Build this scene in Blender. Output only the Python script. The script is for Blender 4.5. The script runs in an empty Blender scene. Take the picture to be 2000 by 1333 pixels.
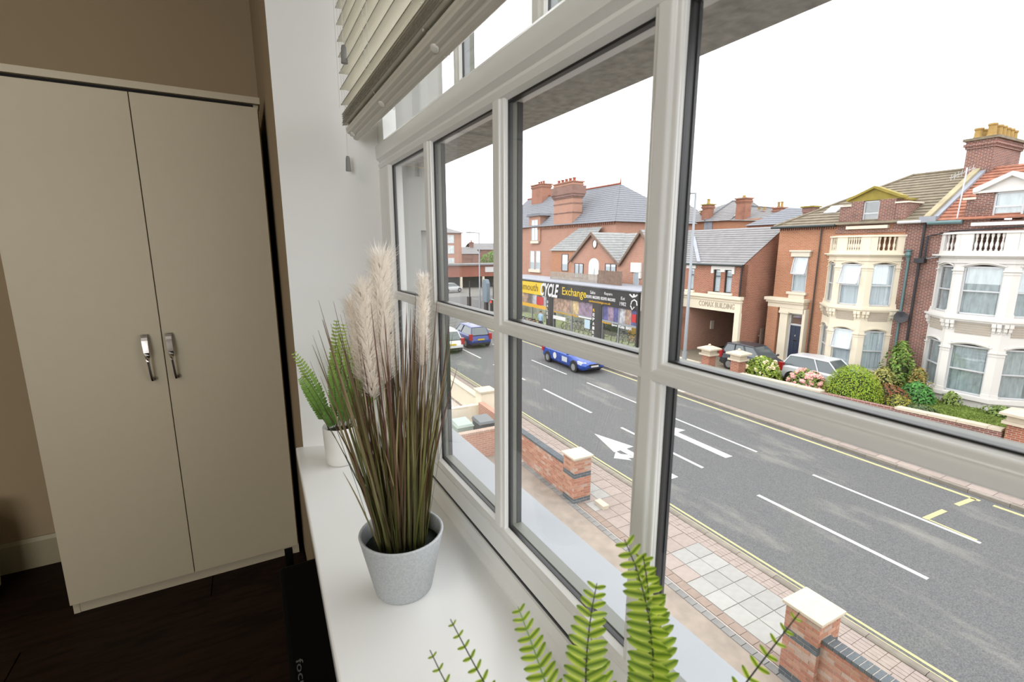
import bpy, bmesh, math, random
from mathutils import Vector, Matrix
random.seed(11)
R = random.random
def U(a, b): return a + (b - a) * random.random()
SC = bpy.context.scene
COL = SC.collection
ZO = 7.0                                   # the street lies at world z = 0, the eye 7 m above it
TH = math.radians(1.6875)                  # the street runs 1.7 degrees off the window wall
CT, ST = math.cos(TH), math.sin(TH)

# ------------------------------------------------------------------ camera, sky, lights, exposure
cam_d = bpy.data.cameras.new('camera'); cam = bpy.data.objects.new('camera', cam_d); COL.objects.link(cam)
cam.location = (0, 0, ZO)
cam.rotation_euler = (math.radians(90 - 10.8195), 0, math.radians(-28.9495))
cam_d.sensor_width = 36.0; cam_d.lens = 934.0 / 2000.0 * 36.0
cam_d.clip_start = 0.02; cam_d.clip_end = 600
cam_d.dof.use_dof = True; cam_d.dof.focus_distance = 2.2; cam_d.dof.aperture_fstop = 9.0
SC.camera = cam

wd = bpy.data.worlds.new('overcast_sky'); SC.world = wd; wd.use_nodes = True
nt = wd.node_tree; nt.nodes.clear()
o_ = nt.nodes.new('ShaderNodeOutputWorld'); bg = nt.nodes.new('ShaderNodeBackground')
tc = nt.nodes.new('ShaderNodeTexCoord'); sp = nt.nodes.new('ShaderNodeSeparateXYZ')
rp = nt.nodes.new('ShaderNodeValToRGB')
rp.color_ramp.elements[0].position = 0.0; rp.color_ramp.elements[0].color = (0.86, 0.865, 0.88, 1)
rp.color_ramp.elements[1].position = 0.55; rp.color_ramp.elements[1].color = (1.0, 1.0, 1.02, 1)
nt.links.new(tc.outputs['Generated'], sp.inputs[0]); nt.links.new(sp.outputs['Z'], rp.inputs[0])
nt.links.new(rp.outputs[0], bg.inputs['Color']); bg.inputs['Strength'].default_value = 3.6
nt.links.new(bg.outputs[0], o_.inputs[0])

def area(name, loc, rot, sx, sy, power, col, portal=False):
    l = bpy.data.lights.new(name, 'AREA'); l.shape = 'RECTANGLE'; l.size = sx; l.size_y = sy
    l.energy = power; l.color = col
    o = bpy.data.objects.new(name, l); COL.objects.link(o); o.location = loc; o.rotation_euler = rot
    if portal: l.cycles.is_portal = True
    return o
area('room_fill_overhead', (-1.7, 0.2, ZO + 1.34), (0, 0, 0), 1.0, 1.4, 17.0, (1.0, 0.93, 0.80))  # added warm fill from overhead for the dim room, no lamp seen
area('rear_fill_light', (-1.9, -2.5, ZO + 0.25), (math.radians(90), 0, 0), 1.5, 1.5, 70.0, (0.97, 0.98, 1.0))  # added fill behind the camera for reveal and wardrobe; no window there
area('window_portal', (0.62, 0.3, ZO + 0.27), (0, math.radians(90), 0), 1.9, 2.7, 1.0, (1, 1, 1), True)
SC.view_settings.view_transform = 'Standard'; SC.view_settings.look = 'None'
SC.view_settings.gamma = 1.0; SC.view_settings.use_curve_mapping = False
SC.view_settings.exposure = 0.0
SC.cycles.use_denoising = True
SC.cycles.max_bounces = 10; SC.cycles.diffuse_bounces = 5; SC.cycles.transparent_max_bounces = 24
SC.cycles.sample_clamp_indirect = 6.0; SC.cycles.caustics_reflective = False; SC.cycles.caustics_refractive = False

# ------------------------------------------------------------------ materials
EXT = [1.0]                                # reflectance scale of what stands outdoors
def s2l(c):
    return tuple(EXT[0] * ((x / 255.0) / 12.92 if x / 255.0 <= 0.04045 else ((x / 255.0 + 0.055) / 1.055) ** 2.4) for x in c)
def newmat(name):
    m = bpy.data.materials.new(name); m.use_nodes = True
    b = m.node_tree.nodes.get('Principled BSDF'); return m, m.node_tree, b
def mat(name, col, rough=0.6, var=0.0, scale=6.0, bump=0.0, metal=0.0, spec=0.5, rnd=0.0, emit=0.0, trans=0.0, coords='Object', stretch=None, detail=4.0):
    m, t, b = newmat(name)
    c = s2l(col) if max(col) > 1.0 else col
    b.inputs['Roughness'].default_value = rough; b.inputs['Metallic'].default_value = metal
    b.inputs['Specular IOR Level'].default_value = spec
    b.inputs['Base Color'].default_value = (*c, 1)
    src = None
    if var or bump:
        tcn = t.nodes.new('ShaderNodeTexCoord'); nz = t.nodes.new('ShaderNodeTexNoise')
        nz.inputs['Scale'].default_value = scale; nz.inputs['Detail'].default_value = detail
        if stretch:
            mp = t.nodes.new('ShaderNodeMapping'); mp.inputs['Scale'].default_value = stretch
            t.links.new(tcn.outputs[coords], mp.inputs[0]); t.links.new(mp.outputs[0], nz.inputs['Vector'])
        else: t.links.new(tcn.outputs[coords], nz.inputs['Vector'])
        if var:
            cr = t.nodes.new('ShaderNodeValToRGB')
            cr.color_ramp.elements[0].position = 0.3; cr.color_ramp.elements[1].position = 0.7
            cr.color_ramp.elements[0].color = tuple(max(0, x * (1 - var)) for x in c) + (1,)
            cr.color_ramp.elements[1].color = tuple(min(1, x * (1 + var)) for x in c) + (1,)
            t.links.new(nz.outputs['Fac'], cr.inputs[0]); src = cr.outputs[0]
        if bump:
            bp = t.nodes.new('ShaderNodeBump'); bp.inputs['Strength'].default_value = bump; bp.inputs['Distance'].default_value = 0.01
            t.links.new(nz.outputs['Fac'], bp.inputs['Height']); t.links.new(bp.outputs[0], b.inputs['Normal'])
    if rnd:
        oi = t.nodes.new('ShaderNodeObjectInfo'); hs = t.nodes.new('ShaderNodeHueSaturation')
        mr = t.nodes.new('ShaderNodeMapRange'); mr.inputs[3].default_value = 1 - rnd; mr.inputs[4].default_value = 1 + rnd
        t.links.new(oi.outputs['Random'], mr.inputs[0]); t.links.new(mr.outputs[0], hs.inputs['Value'])
        if src: t.links.new(src, hs.inputs['Color'])
        else: hs.inputs['Color'].default_value = (*c, 1)
        src = hs.outputs[0]
    if src: t.links.new(src, b.inputs['Base Color'])
    if emit:
        b.inputs['Emission Color'].default_value = (*c, 1); b.inputs['Emission Strength'].default_value = emit
    if trans:
        tr = t.nodes.new('ShaderNodeBsdfTranslucent'); mx = t.nodes.new('ShaderNodeMixShader'); mx.inputs[0].default_value = trans
        if src: t.links.new(src, tr.inputs['Color'])
        else: tr.inputs['Color'].default_value = (*c, 1)
        out = t.nodes.get('Material Output')
        t.links.new(b.outputs[0], mx.inputs[1]); t.links.new(tr.outputs[0], mx.inputs[2]); t.links.new(mx.outputs[0], out.inputs[0])
    return m
def brickmat(name, c1, c2, mortar, w=0.225, h=0.075, ms=0.010, stain=0.35, stainc=(60, 45, 40)):
    m, t, b = newmat(name)
    uv = t.nodes.new('ShaderNodeUVMap'); br = t.nodes.new('ShaderNodeTexBrick')
    br.inputs['Color1'].default_value = (*s2l(c1), 1); br.inputs['Color2'].default_value = (*s2l(c2), 1)
    br.inputs['Mortar'].default_value = (*s2l(mortar), 1); br.inputs['Scale'].default_value = 1.0
    br.inputs['Mortar Size'].default_value = ms; br.inputs['Brick Width'].default_value = w; br.inputs['Row Height'].default_value = h
    br.inputs['Bias'].default_value = -0.1
    t.links.new(uv.outputs[0], br.inputs['Vector'])
    nz = t.nodes.new('ShaderNodeTexNoise'); nz.inputs['Scale'].default_value = 0.9; nz.inputs['Detail'].default_value = 6
    t.links.new(uv.outputs[0], nz.inputs['Vector'])
    cr = t.nodes.new('ShaderNodeValToRGB'); cr.color_ramp.elements[0].position = 0.5; cr.color_ramp.elements[1].position = 0.75
    cr.color_ramp.elements[0].color = (0, 0, 0, 1); cr.color_ramp.elements[1].color = (stain, stain, stain, 1)
    t.links.new(nz.outputs['Fac'], cr.inputs[0])
    mx = t.nodes.new('ShaderNodeMixRGB'); mx.inputs[2].default_value = (*s2l(stainc), 1)
    t.links.new(cr.outputs[0], mx.inputs[0]); t.links.new(br.outputs['Color'], mx.inputs[1]); t.links.new(mx.outputs[0], b.inputs['Base Color'])
    bp = t.nodes.new('ShaderNodeBump'); bp.inputs['Strength'].default_value = 0.5; bp.inputs['Distance'].default_value = -0.01
    t.links.new(br.outputs['Fac'], bp.inputs['Height']); t.links.new(bp.outputs[0], b.inputs['Normal'])
    b.inputs['Roughness'].default_value = 0.9; b.inputs['Specular IOR Level'].default_value = 0.2
    return m
def glassmat(name, tint=(1, 1, 1), ior=1.5, add=0.0, rough=0.0):
    m = bpy.data.materials.new(name); m.use_nodes = True; t = m.node_tree; t.nodes.clear()
    out = t.nodes.new('ShaderNodeOutputMaterial'); tr = t.nodes.new('ShaderNodeBsdfTransparent'); gl = t.nodes.new('ShaderNodeBsdfGlossy')
    tr.inputs[0].default_value = (*tint, 1); gl.inputs['Roughness'].default_value = rough
    lw = t.nodes.new('ShaderNodeLayerWeight'); pw = t.nodes.new('ShaderNodeMath'); pw.operation = 'POWER'; pw.inputs[1].default_value = 5.0
    ma = t.nodes.new('ShaderNodeMath'); ma.operation = 'MULTIPLY_ADD'; f0 = ((ior - 1) / (ior + 1)) ** 2 + add
    ma.inputs[1].default_value = 1 - f0; ma.inputs[2].default_value = f0
    mx = t.nodes.new('ShaderNodeMixShader')
    t.links.new(lw.outputs['Facing'], pw.inputs[0]); t.links.new(pw.outputs[0], ma.inputs[0]); t.links.new(ma.outputs[0], mx.inputs[0])
    t.links.new(tr.outputs[0], mx.inputs[1]); t.links.new(gl.outputs[0], mx.inputs[2]); t.links.new(mx.outputs[0], out.inputs[0])
    return m
def rampmat(name, stops, axis='Z', coords='Object', rough=0.6, lo=0.0, hi=1.0, absval=False, trans=0.0, rnd=0.0):
    m, t, b = newmat(name)
    tcn = t.nodes.new('ShaderNodeTexCoord'); s = t.nodes.new('ShaderNodeSeparateXYZ'); mr = t.nodes.new('ShaderNodeMapRange')
    mr.inputs[1].default_value = lo; mr.inputs[2].default_value = hi
    t.links.new(tcn.outputs[coords], s.inputs[0])
    v = s.outputs[axis]
    if absval:
        a = t.nodes.new('ShaderNodeMath'); a.operation = 'ABSOLUTE'; t.links.new(v, a.inputs[0]); v = a.outputs[0]
    t.links.new(v, mr.inputs[0])
    cr = t.nodes.new('ShaderNodeValToRGB'); e = cr.color_ramp.elements
    while len(e) < len(stops): e.new(0.5)
    for i, (p, c) in enumerate(stops): e[i].position = p; e[i].color = (*s2l(c), 1)
    t.links.new(mr.outputs[0], cr.inputs[0]); src = cr.outputs[0]
    if rnd:
        oi = t.nodes.new('ShaderNodeObjectInfo'); hs = t.nodes.new('ShaderNodeHueSaturation'); m2 = t.nodes.new('ShaderNodeMapRange')
        m2.inputs[3].default_value = 1 - rnd; m2.inputs[4].default_value = 1 + rnd
        t.links.new(oi.outputs['Random'], m2.inputs[0]); t.links.new(m2.outputs[0], hs.inputs['Value']); t.links.new(src, hs.inputs['Color']); src = hs.outputs[0]
    t.links.new(src, b.inputs['Base Color']); b.inputs['Roughness'].default_value = rough
    if trans:
        tr = t.nodes.new('ShaderNodeBsdfTranslucent'); mx = t.nodes.new('ShaderNodeMixShader'); mx.inputs[0].default_value = trans
        t.links.new(src, tr.inputs['Color']); out = t.nodes.get('Material Output')
        t.links.new(b.outputs[0], mx.inputs[1]); t.links.new(tr.outputs[0], mx.inputs[2]); t.links.new(mx.outputs[0], out.inputs[0])
    return m

# ------------------------------------------------------------------ mesh builder
class MB:
    def __init__(s): s.v = []; s.f = []; s.m = []; s.cur = 0
    def poly(s, pts):
        k = len(s.v); s.v += [tuple(p) for p in pts]; s.f.append(tuple(range(k, k + len(pts)))); s.m.append(s.cur); return s
    def hexa(s, p):                       # 8 points: bottom ring 0-3 then top ring 4-7
        k = len(s.v); s.v += [tuple(q) for q in p]
        for a in ((3, 2, 1, 0), (4, 5, 6, 7), (0, 1, 5, 4), (1, 2, 6, 5), (2, 3, 7, 6), (3, 0, 4, 7)):
            s.f.append(tuple(k + i for i in a)); s.m.append(s.cur)
        return s
    def box(s, x0, x1, y0, y1, z0, z1):
        x0, x1 = min(x0, x1), max(x0, x1); y0, y1 = min(y0, y1), max(y0, y1); z0, z1 = min(z0, z1), max(z0, z1)
        return s.hexa([(x0, y0, z0), (x1, y0, z0), (x1, y1, z0), (x0, y1, z0), (x0, y0, z1), (x1, y0, z1), (x1, y1, z1), (x0, y1, z1)])
    def obox(s, o, t, n, s0, s1, d0, d1, z0, z1):   # box along a facade: t along it, n out of it (2-D unit vectors)
        P = lambda a, d, z: (o[0] + t[0] * a + n[0] * d, o[1] + t[1] * a + n[1] * d, z)
        return s.hexa([P(s0, d0, z0), P(s1, d0, z0), P(s1, d1, z0), P(s0, d1, z0), P(s0, d0, z1), P(s1, d0, z1), P(s1, d1, z1), P(s0, d1, z1)])
    def ring(s, a, b):                    # join two rings of equal length, given as start indices
        (i, n), (j, _) = a, b
        for k in range(n):
            q = (k + 1) % n; s.f.append((i + k, i + q, j + q, j + k)); s.m.append(s.cur)
    def addring(s, pts):
        k = len(s.v); s.v += [tuple(p) for p in pts]; return (k, len(pts))
    def cap(s, r, flip=False):
        i, n = r; f = tuple(range(i, i + n)); s.f.append(f[::-1] if flip else f); s.m.append(s.cur)
    def prism(s, pts, axis, t0, t1):
        mk = {'z': lambda p, t: (p[0], p[1], t), 'y': lambda p, t: (p[0], t, p[1]), 'x': lambda p, t: (t, p[0], p[1])}[axis]
        a = s.addring([mk(p, t0) for p in pts]); b = s.addring([mk(p, t1) for p in pts])
        s.ring(a, b); s.cap(a, True); s.cap(b); return s
    def oprism(s, o, t, n, pts, d0, d1):  # polygon in (along, z), pushed along n
        mk = lambda p, d: (o[0] + t[0] * p[0] + n[0] * d, o[1] + t[1] * p[0] + n[1] * d, p[1])
        a = s.addring([mk(p, d0) for p in pts]); b = s.addring([mk(p, d1) for p in pts])
        s.ring(a, b); s.cap(a, True); s.cap(b); return s
    def lathe(s, prof, c=(0, 0, 0), n=16, capb=True, capt=True):
        rs = [s.addring([(c[0] + r * math.cos(2 * math.pi * k / n), c[1] + r * math.sin(2 * math.pi * k / n), c[2] + z) for k in range(n)]) for r, z in prof]
        for a, b in zip(rs, rs[1:]): s.ring(a, b)
        if capb: s.cap(rs[0], True)
        if capt: s.cap(rs[-1])
        return s
    def tube(s, pts, r, n=6, caps=True):
        pts = [Vector(p) for p in pts]; rs = []; prev = None
        for i, p in enumerate(pts):
            d = (pts[min(i + 1, len(pts) - 1)] - pts[max(i - 1, 0)]).normalized()
            x = d.cross(Vector((0, 0, 1))) if prev is None else prev - d * prev.dot(d)
            if x.length < 1e-4: x = d.cross(Vector((1, 0, 0)))
            x.normalize(); prev = x; y = d.cross(x); rr = r[i] if isinstance(r, (list, tuple)) else r
            rs.append(s.addring([p + x * rr * math.cos(2 * math.pi * k / n) + y * rr * math.sin(2 * math.pi * k / n) for k in range(n)]))
        for a, b in zip(rs, rs[1:]): s.ring(a, b)
        if caps: s.cap(rs[0], True); s.cap(rs[-1])
        return s
    def ball(s, c, rx, ry, rz, n=10, m=6):
        rs = []
        for j in range(1, m):
            ph = math.pi * j / m
            rs.append(s.addring([(c[0] + rx * math.sin(ph) * math.cos(2 * math.pi * k / n), c[1] + ry * math.sin(ph) * math.sin(2 * math.pi * k / n), c[2] - rz * math.cos(ph)) for k in range(n)]))
        for a, b in zip(rs, rs[1:]): s.ring(a, b)
        s.cap(rs[0], True); s.cap(rs[-1]); return s
    def mesh(s, name, mats, off=(0, 0, 0), smooth=False, uv=True):
        me = bpy.data.meshes.new(name)
        me.from_pydata([(p[0] - off[0], p[1] - off[1], p[2] - off[2]) for p in s.v], [], s.f)
        for mm in (mats if isinstance(mats, (list, tuple)) else [mats]): me.materials.append(mm)
        if any(s.m): me.polygons.foreach_set('material_index', s.m)
        if smooth: me.polygons.foreach_set('use_smooth', [True] * len(me.polygons))
        me.update()
        if uv:
            ul = me.uv_layers.new(name='UVMap'); data = [0.0] * (2 * len(me.loops)); vs = s.v
            for p in me.polygons:
                nx, ny, nz = (abs(q) for q in p.normal)
                for li in p.loop_indices:
                    x, y, z = vs[me.loops[li].vertex_index]
                    if nz > 0.85: a, b2 = x, y
                    elif nx >= ny: a, b2 = y, z
                    else: a, b2 = x, z
                    data[2 * li] = a; data[2 * li + 1] = b2
            ul.data.foreach_set('uv', data)
        return me
    def low(s):
        xs = [p[0] for p in s.v]; ys = [p[1] for p in s.v]; zs = [p[2] for p in s.v]
        return ((min(xs) + max(xs)) / 2, (min(ys) + max(ys)) / 2, min(zs))

BASE = {}
def place(o, base, frame):
    x, y, z = base
    if frame == 'e':
        o.location = (x * CT + y * ST, -x * ST + y * CT, z + ZO); o.rotation_euler = (0, 0, -TH)
    else: o.location = (x, y, z + ZO)
def props(o, label=None, cat=None, group=None, kind=None):
    if label: o['label'] = label
    if cat: o['category'] = cat
    if group: o['group'] = group
    if kind: o['kind'] = kind
def root(name, label, cat, base, frame='e', group=None, kind=None):
    o = bpy.data.objects.new(name, None); o.empty_display_size = 0.05; COL.objects.link(o)
    place(o, base, frame); BASE[o.name] = base; props(o, label, cat, group, kind); return o
def obj(name, mb, mats, parent=None, frame='e', base=None, label=None, cat=None, group=None, kind=None, smooth=False, bevel=0.0):
    if parent is not None:
        pb = BASE[parent.name]; b = base or pb
        o = bpy.data.objects.new(name, mb.mesh(name, mats, b, smooth)); COL.objects.link(o); o.parent = parent
        o.location = (b[0] - pb[0], b[1] - pb[1], b[2] - pb[2])
    else:
        b = base or mb.low()
        o = bpy.data.objects.new(name, mb.mesh(name, mats, b, smooth)); COL.objects.link(o); place(o, b, frame)
    BASE[o.name] = b; props(o, label, cat, group, kind)
    if bevel:
        md = o.modifiers.new('bevel', 'BEVEL'); md.width = bevel; md.segments = 2; md.limit_method = 'ANGLE'
    return o
def inst(name, me, parent, pos, rot=(0, 0, 0), scale=(1, 1, 1), mtx=None):
    o = bpy.data.objects.new(name, me); COL.objects.link(o); o.parent = parent; pb = BASE[parent.name]
    if mtx is not None:
        m = mtx.copy(); m.translation = Vector(pos) - Vector(pb); o.matrix_local = m
    else:
        o.location = (pos[0] - pb[0], pos[1] - pb[1], pos[2] - pb[2]); o.rotation_euler = rot; o.scale = scale
    BASE[o.name] = pos; return o
def textmesh(name, txt, w, h, m, ext=0.01, shear=0.0, bold=0.0):
    c = bpy.data.curves.new(name, 'FONT'); c.body = txt; c.extrude = ext; c.shear = shear; c.offset = bold; c.resolution_u = 2
    t = bpy.data.objects.new(name, c); me = bpy.data.meshes.new_from_object(t)
    bpy.data.objects.remove(t)
    xs = [v.co.x for v in me.vertices]; ys = [v.co.y for v in me.vertices]
    x0, x1, y0, y1 = min(xs), max(xs), min(ys), max(ys)
    for v in me.vertices:
        v.co.x = (v.co.x - x0) / (x1 - x0) * w; v.co.y = (v.co.y - y0) / (y1 - y0) * h
    me.materials.clear(); me.materials.append(m); me.name = name; return me
FACE = Matrix(((0, 0, -1, 0), (-1, 0, 0, 0), (0, 1, 0, 0), (0, 0, 0, 1)))   # lettering upright on a wall across the street
# ------------------------------------------------------------------ shared materials
M = {}
M['white_upvc'] = mat('white_plastic_frame', (224, 225, 223), 0.2, spec=0.6)
M['gasket'] = mat('black_rubber_gasket', (22, 23, 25), 0.45)
M['spacer'] = mat('grey_outer_profile', (112, 115, 106), 0.5)
M['darkspacer'] = mat('charcoal_outer_profile', (40, 42, 46), 0.45)
M['glass'] = glassmat('clear_window_glass', (0.99, 0.995, 0.993), 1.42)
M['sillwhite'] = mat('white_gloss_board', (232, 233, 232), 0.22)
M['plaster'] = mat('white_wall_paint', (226, 227, 225), 0.8, 0.015, 3.0, 0.04)
M['taupe'] = mat('taupe_wall_paint', (150, 132, 104), 0.85, 0.02, 2.0, 0.03)
M['ceil'] = mat('ceiling_paint', (225, 222, 215), 0.9)
M['skirt'] = mat('cream_skirting_paint', (150, 140, 112), 0.5)
M['plank'] = mat('dark_wood_plank', (28, 15, 8), 0.6, 0.6, 5.0, 0.12, rnd=0.25, spec=0.12, stretch=(1.0, 9.0, 9.0))
M['underfloor'] = mat('plank_joint_black', (14, 9, 6), 0.8)
M['wardrobe'] = mat('cream_laminate', (178, 167, 143), 0.5, 0.012, 30.0)
M['seam'] = mat('dark_gap', (20, 17, 14), 0.8)
M['chrome'] = mat('chrome', (200, 195, 190), 0.12, metal=1.0)
M['black'] = mat('black_plastic', (4, 4, 4), 0.8, spec=0.1)
M['greytext'] = mat('grey_print', (84, 84, 84), 0.6)
M['blindwhite'] = mat('white_blind_slat', (246, 244, 236), 0.45, trans=0.5)
M['blindrail'] = mat('white_blind_rail', (206, 203, 192), 0.4)
M['cord'] = mat('pale_cord', (214, 212, 204), 0.8)
M['plug'] = mat('white_cord_plug', (232, 232, 226), 0.35)
M['tassel'] = mat('grey_plastic_tassel', (128, 128, 126), 0.5)
M['concrete'] = mat('weathered_concrete', (170, 170, 166), 0.95, 0.22, 55.0, 0.3)
M['ledge'] = mat('pale_grey_ledge_paint', (150, 154, 158), 0.6, 0.05, 5.0)
M['outerwall'] = mat('pale_grey_render', (160, 160, 156), 0.9, 0.05, 4.0)

# ------------------------------------------------------------------ the room
fl = obj('floor', MB().box(-3.2, 0.12, -2.6, 2.55, -1.36, -1.312), M['underfloor'], frame='i', base=(0, 0, -1.36), kind='structure')
pl = MB().box(-0.7, 0.7, -0.0945, 0.0945, -0.006, 0.006).mesh('plank', M['plank'])
for i in range(27):
    y = -2.5 + 0.19 * i; off = (i * 0.53) % 1.4
    for k in range(-1, 3):
        x = -2.45 + off + 1.403 * k
        if x > 0.6 or x < -3.8: continue
        a, b = max(x - 0.7, -3.19), min(x + 0.7, 0.115)
        if b - a < 0.05: continue
        inst('plank', pl, fl, ((a + b) / 2, y, -1.306), scale=((b - a) / 1.402, 1, 1))
obj('ceiling', MB().box(-3.3, 0.7, -2.7, 2.65, 1.42, 1.5), M['ceil'], frame='i', kind='structure')
obj('wall_back', MB().box(-3.2, 0.12, 2.53, 2.65, -1.36, 1.42), M['taupe'], frame='i', kind='structure')
obj('wall_left', MB().box(-3.3, -3.2, -2.6, 2.65, -1.36, 1.42), M['taupe'], frame='i', kind='structure')
obj('wall_front', MB().box(-3.2, 0.12, -2.72, -2.6, -1.36, 1.42), M['taupe'], frame='i', kind='structure')
wr = MB()
wr.prism([(0.12, 1.664), (0.40, 1.574), (0.60, 1.574), (0.60, 2.65), (0.12, 2.65)], 'z', -1.36, 1.42)
wr.box(0.12, 0.44, -2.72, 1.664, -1.36, -0.682)
wr.box(0.12, 0.44, -2.72, 1.60, 1.17, 1.42)
wr.box(0.12, 0.44, -2.72, -1.0, -0.682, 1.17)
obj('wall_right', wr, M['taupe'], frame='i', base=(0.3, 0, -1.36), kind='structure')
obj('trim_1', MB().prism([(0.118, 1.6645), (0.118, 1.6585), (0.40, 1.5685), (0.40, 1.5745)], 'z', -0.65, 1.17), M['plaster'], frame='i', kind='structure')
obj('baseboard_back', MB().prism([(2.53, -1.30), (2.514, -1.30), (2.514, -1.185), (2.522, -1.17), (2.53, -1.17)], 'x', -3.2, 0.12), M['skirt'], frame='i', kind='structure')
sill = MB().prism([(0.095, 1.666), (0.12, 1.664), (0.40, 1.574), (0.40, -1.0), (0.025, -1.0), (0.068, 0.67), (0.08, 1.1)], 'z', -0.682, -0.65)
obj('window_sill', sill, M['sillwhite'], frame='i', kind='structure', bevel=0.004)

# ------------------------------------------------------------------ the window: bars, rails and one pane per light
win = root('window_1', None, None, (0.41, 0.3, -0.65), 'i', kind='structure')
YB = [(1.457, 1.151), (1.105, 0.790), (0.745, 0.412), (0.371, 0.045), (0.0, -0.325), (-0.37, -0.70)]
ZR = [(-0.533, -0.148), (-0.122, 0.242)]
y0w, y1w = -1.0, 1.574
cill = MB().prism([(0.382, -0.65), (0.382, -0.643), (0.387, -0.634), (0.390, -0.630), (0.391, -0.608), (0.397, -0.604), (0.402, -0.604), (0.402, -0.65)], 'y', y0w, 1.58)
obj('cill_bead', cill, M['white_upvc'], win)
br_ = MB().prism([(0.400, -0.65), (0.400, -0.601), (0.3945, -0.598), (0.3945, -0.557), (0.3975, -0.554), (0.393, -0.550), (0.3915, -0.543), (0.395, -0.536), (0.404, -0.532), (0.434, -0.532), (0.434, -0.65)], 'y', y0w, 1.575)
obj('bottom_rail', br_, M['white_upvc'], win)
obj('groove_strip', MB().box(0.3935, 0.4015, y0w, 1.575, -0.6045, -0.6000), M['darkspacer'], win)  # dark strip along the groove between cill bead and bottom rail
tr_ = MB().prism([(0.404, 0.242), (0.396, 0.248), (0.392, 0.258), (0.3965, 0.266), (0.3925, 0.270), (0.388, 0.275), (0.386, 0.31), (0.392, 0.318), (0.434, 0.318), (0.434, 0.242)], 'y', y0w, 1.575)
obj('transom', tr_, M['white_upvc'], win)
obj('upper_rail', MB().box(0.434, 0.515, y0w, 1.575, 0.301, 0.318), M['white_upvc'], win)
jm = MB().prism([(0.3945, 1.575), (0.3945, 1.478), (0.392, 1.472), (0.3935, 1.463), (0.404, 1.457), (0.434, 1.457), (0.434, 1.575)], 'z', -0.535, 0.245)
obj('jamb', jm, M['white_upvc'], win)
jm2 = MB().prism([(0.434, 1.575), (0.434, 1.50), (0.3945, 1.50), (0.3945, 1.575)], 'z', 0.318, 1.17)
obj('jamb', jm2, M['white_upvc'], win)
BEAD = [(0.0145, 0.0), (0.0088, 0.0008), (0.0083, 0.0016), (0.0064, 0.0017), (0.0054, 0.0022), (0.0047, 0.0034), (0.0044, 0.0055), (0.0043, 0.0085), (0.0038, 0.0094), (0.0022, 0.0098), (0.0012, 0.0104), (0.0004, 0.0116), (0.0, 0.0135)]
def vbar(ya, yb, xf, xb, z0, z1):                     # ya > yb; a stepped glazing bead on both sides of a narrow flat front
    k = (xb - xf) / 0.0145
    near = [(xf + d * k, yb + o) for d, o in BEAD]; far_ = [(xf + d * k, ya - o) for d, o in BEAD][::-1]
    return MB().prism(near + far_, 'z', z0, z1)
VB = [(1.151, 1.105), (0.790, 0.745), (0.412, 0.371), (0.045, 0.0), (-0.325, -0.37), (-0.70, -1.0)]
for ya, yb in VB:
    obj('glazing_bar', vbar(ya, yb, 0.392, 0.4065, -0.535, 0.245), M['white_upvc'], win)
hb = [(0.392 + d, -0.1235 - o) for d, o in BEAD] + [(0.3922, -0.1452), (0.3935, -0.1468), (0.3965, -0.1475), (0.4065, -0.1475)]
obj('glazing_bar', MB().prism(hb, 'y', 1.459, -0.99), M['white_upvc'], win)
# outside of the bars: black gaskets and the grey profile one sees beyond the glass
for ya, yb in VB:
    g = MB().box(0.4045, 0.4135, yb - 0.001, ya + 0.001, -0.535, 0.243); obj('gasket', g, M['gasket'], win)
    xo = 0.422 if ya == 0.412 else 0.433; xm = 0.4135 + (xo - 0.4135) * 0.5
    g = MB().box(0.4135, xm, yb + 0.001, ya - 0.001, -0.535, 0.243); obj('outer_profile', g, M['spacer' if xo > 0.43 else 'darkspacer'], win)
    g = MB().box(xm, xo, yb - 0.0005, ya + 0.001, -0.535, 0.243); obj('outer_profile', g, M['darkspacer'], win)
g = MB().box(0.4045, 0.4135, y0w, 1.458, -0.534, -0.5305).box(0.4045, 0.4135, y0w, 1.458, 0.2385, 0.242).box(0.4045, 0.4135, y0w, 1.458, -0.1485, -0.1215).box(0.4045, 0.4135, 1.4525, 1.458, -0.534, 0.242)
obj('gasket', g, M['gasket'], win)
obj('outer_profile', MB().box(0.4135, 0.433, y0w, 1.458, -0.1505, -0.1240), M['spacer'], win)
obj('outer_profile', MB().box(0.4135, 0.4345, y0w, 1.458, -0.533, -0.5285), M['spacer'], win)
for (ya, yb) in YB:
    for z0, z1 in ZR:
        obj('pane', MB().box(0.4065, 0.4105, yb - 0.0005, ya + 0.0005, z0 - 0.0005, z1 + 0.0005), M['glass'], win)
# upper lights, set further out
UB = [(1.139, 1.105), (0.788, 0.745), (0.43, 0.387), (0.045, 0.0), (-0.325, -0.37), (-0.70, -1.0)]
for ya, yb in UB:
    obj('glazing_bar', vbar(ya, yb, 0.468, 0.4825, 0.318, 1.17), M['white_upvc'], win)
    obj('gasket', MB().box(0.481, 0.486, yb - 0.001, ya + 0.001, 0.318, 1.17), M['gasket'], win)
    obj('outer_profile', MB().box(0.486, 0.500, yb, ya, 0.318, 1.17), M['ledge'], win)
    obj('outer_profile', MB().box(0.500, 0.512, yb, ya, 0.318, 1.17), M['spacer'], win)
prev = 1.5
for ya, yb in UB:
    obj('pane', MB().box(0.4825, 0.4855, ya - 0.0005, prev + 0.0005, 0.318, 1.17), M['glass'], win); prev = yb
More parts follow.
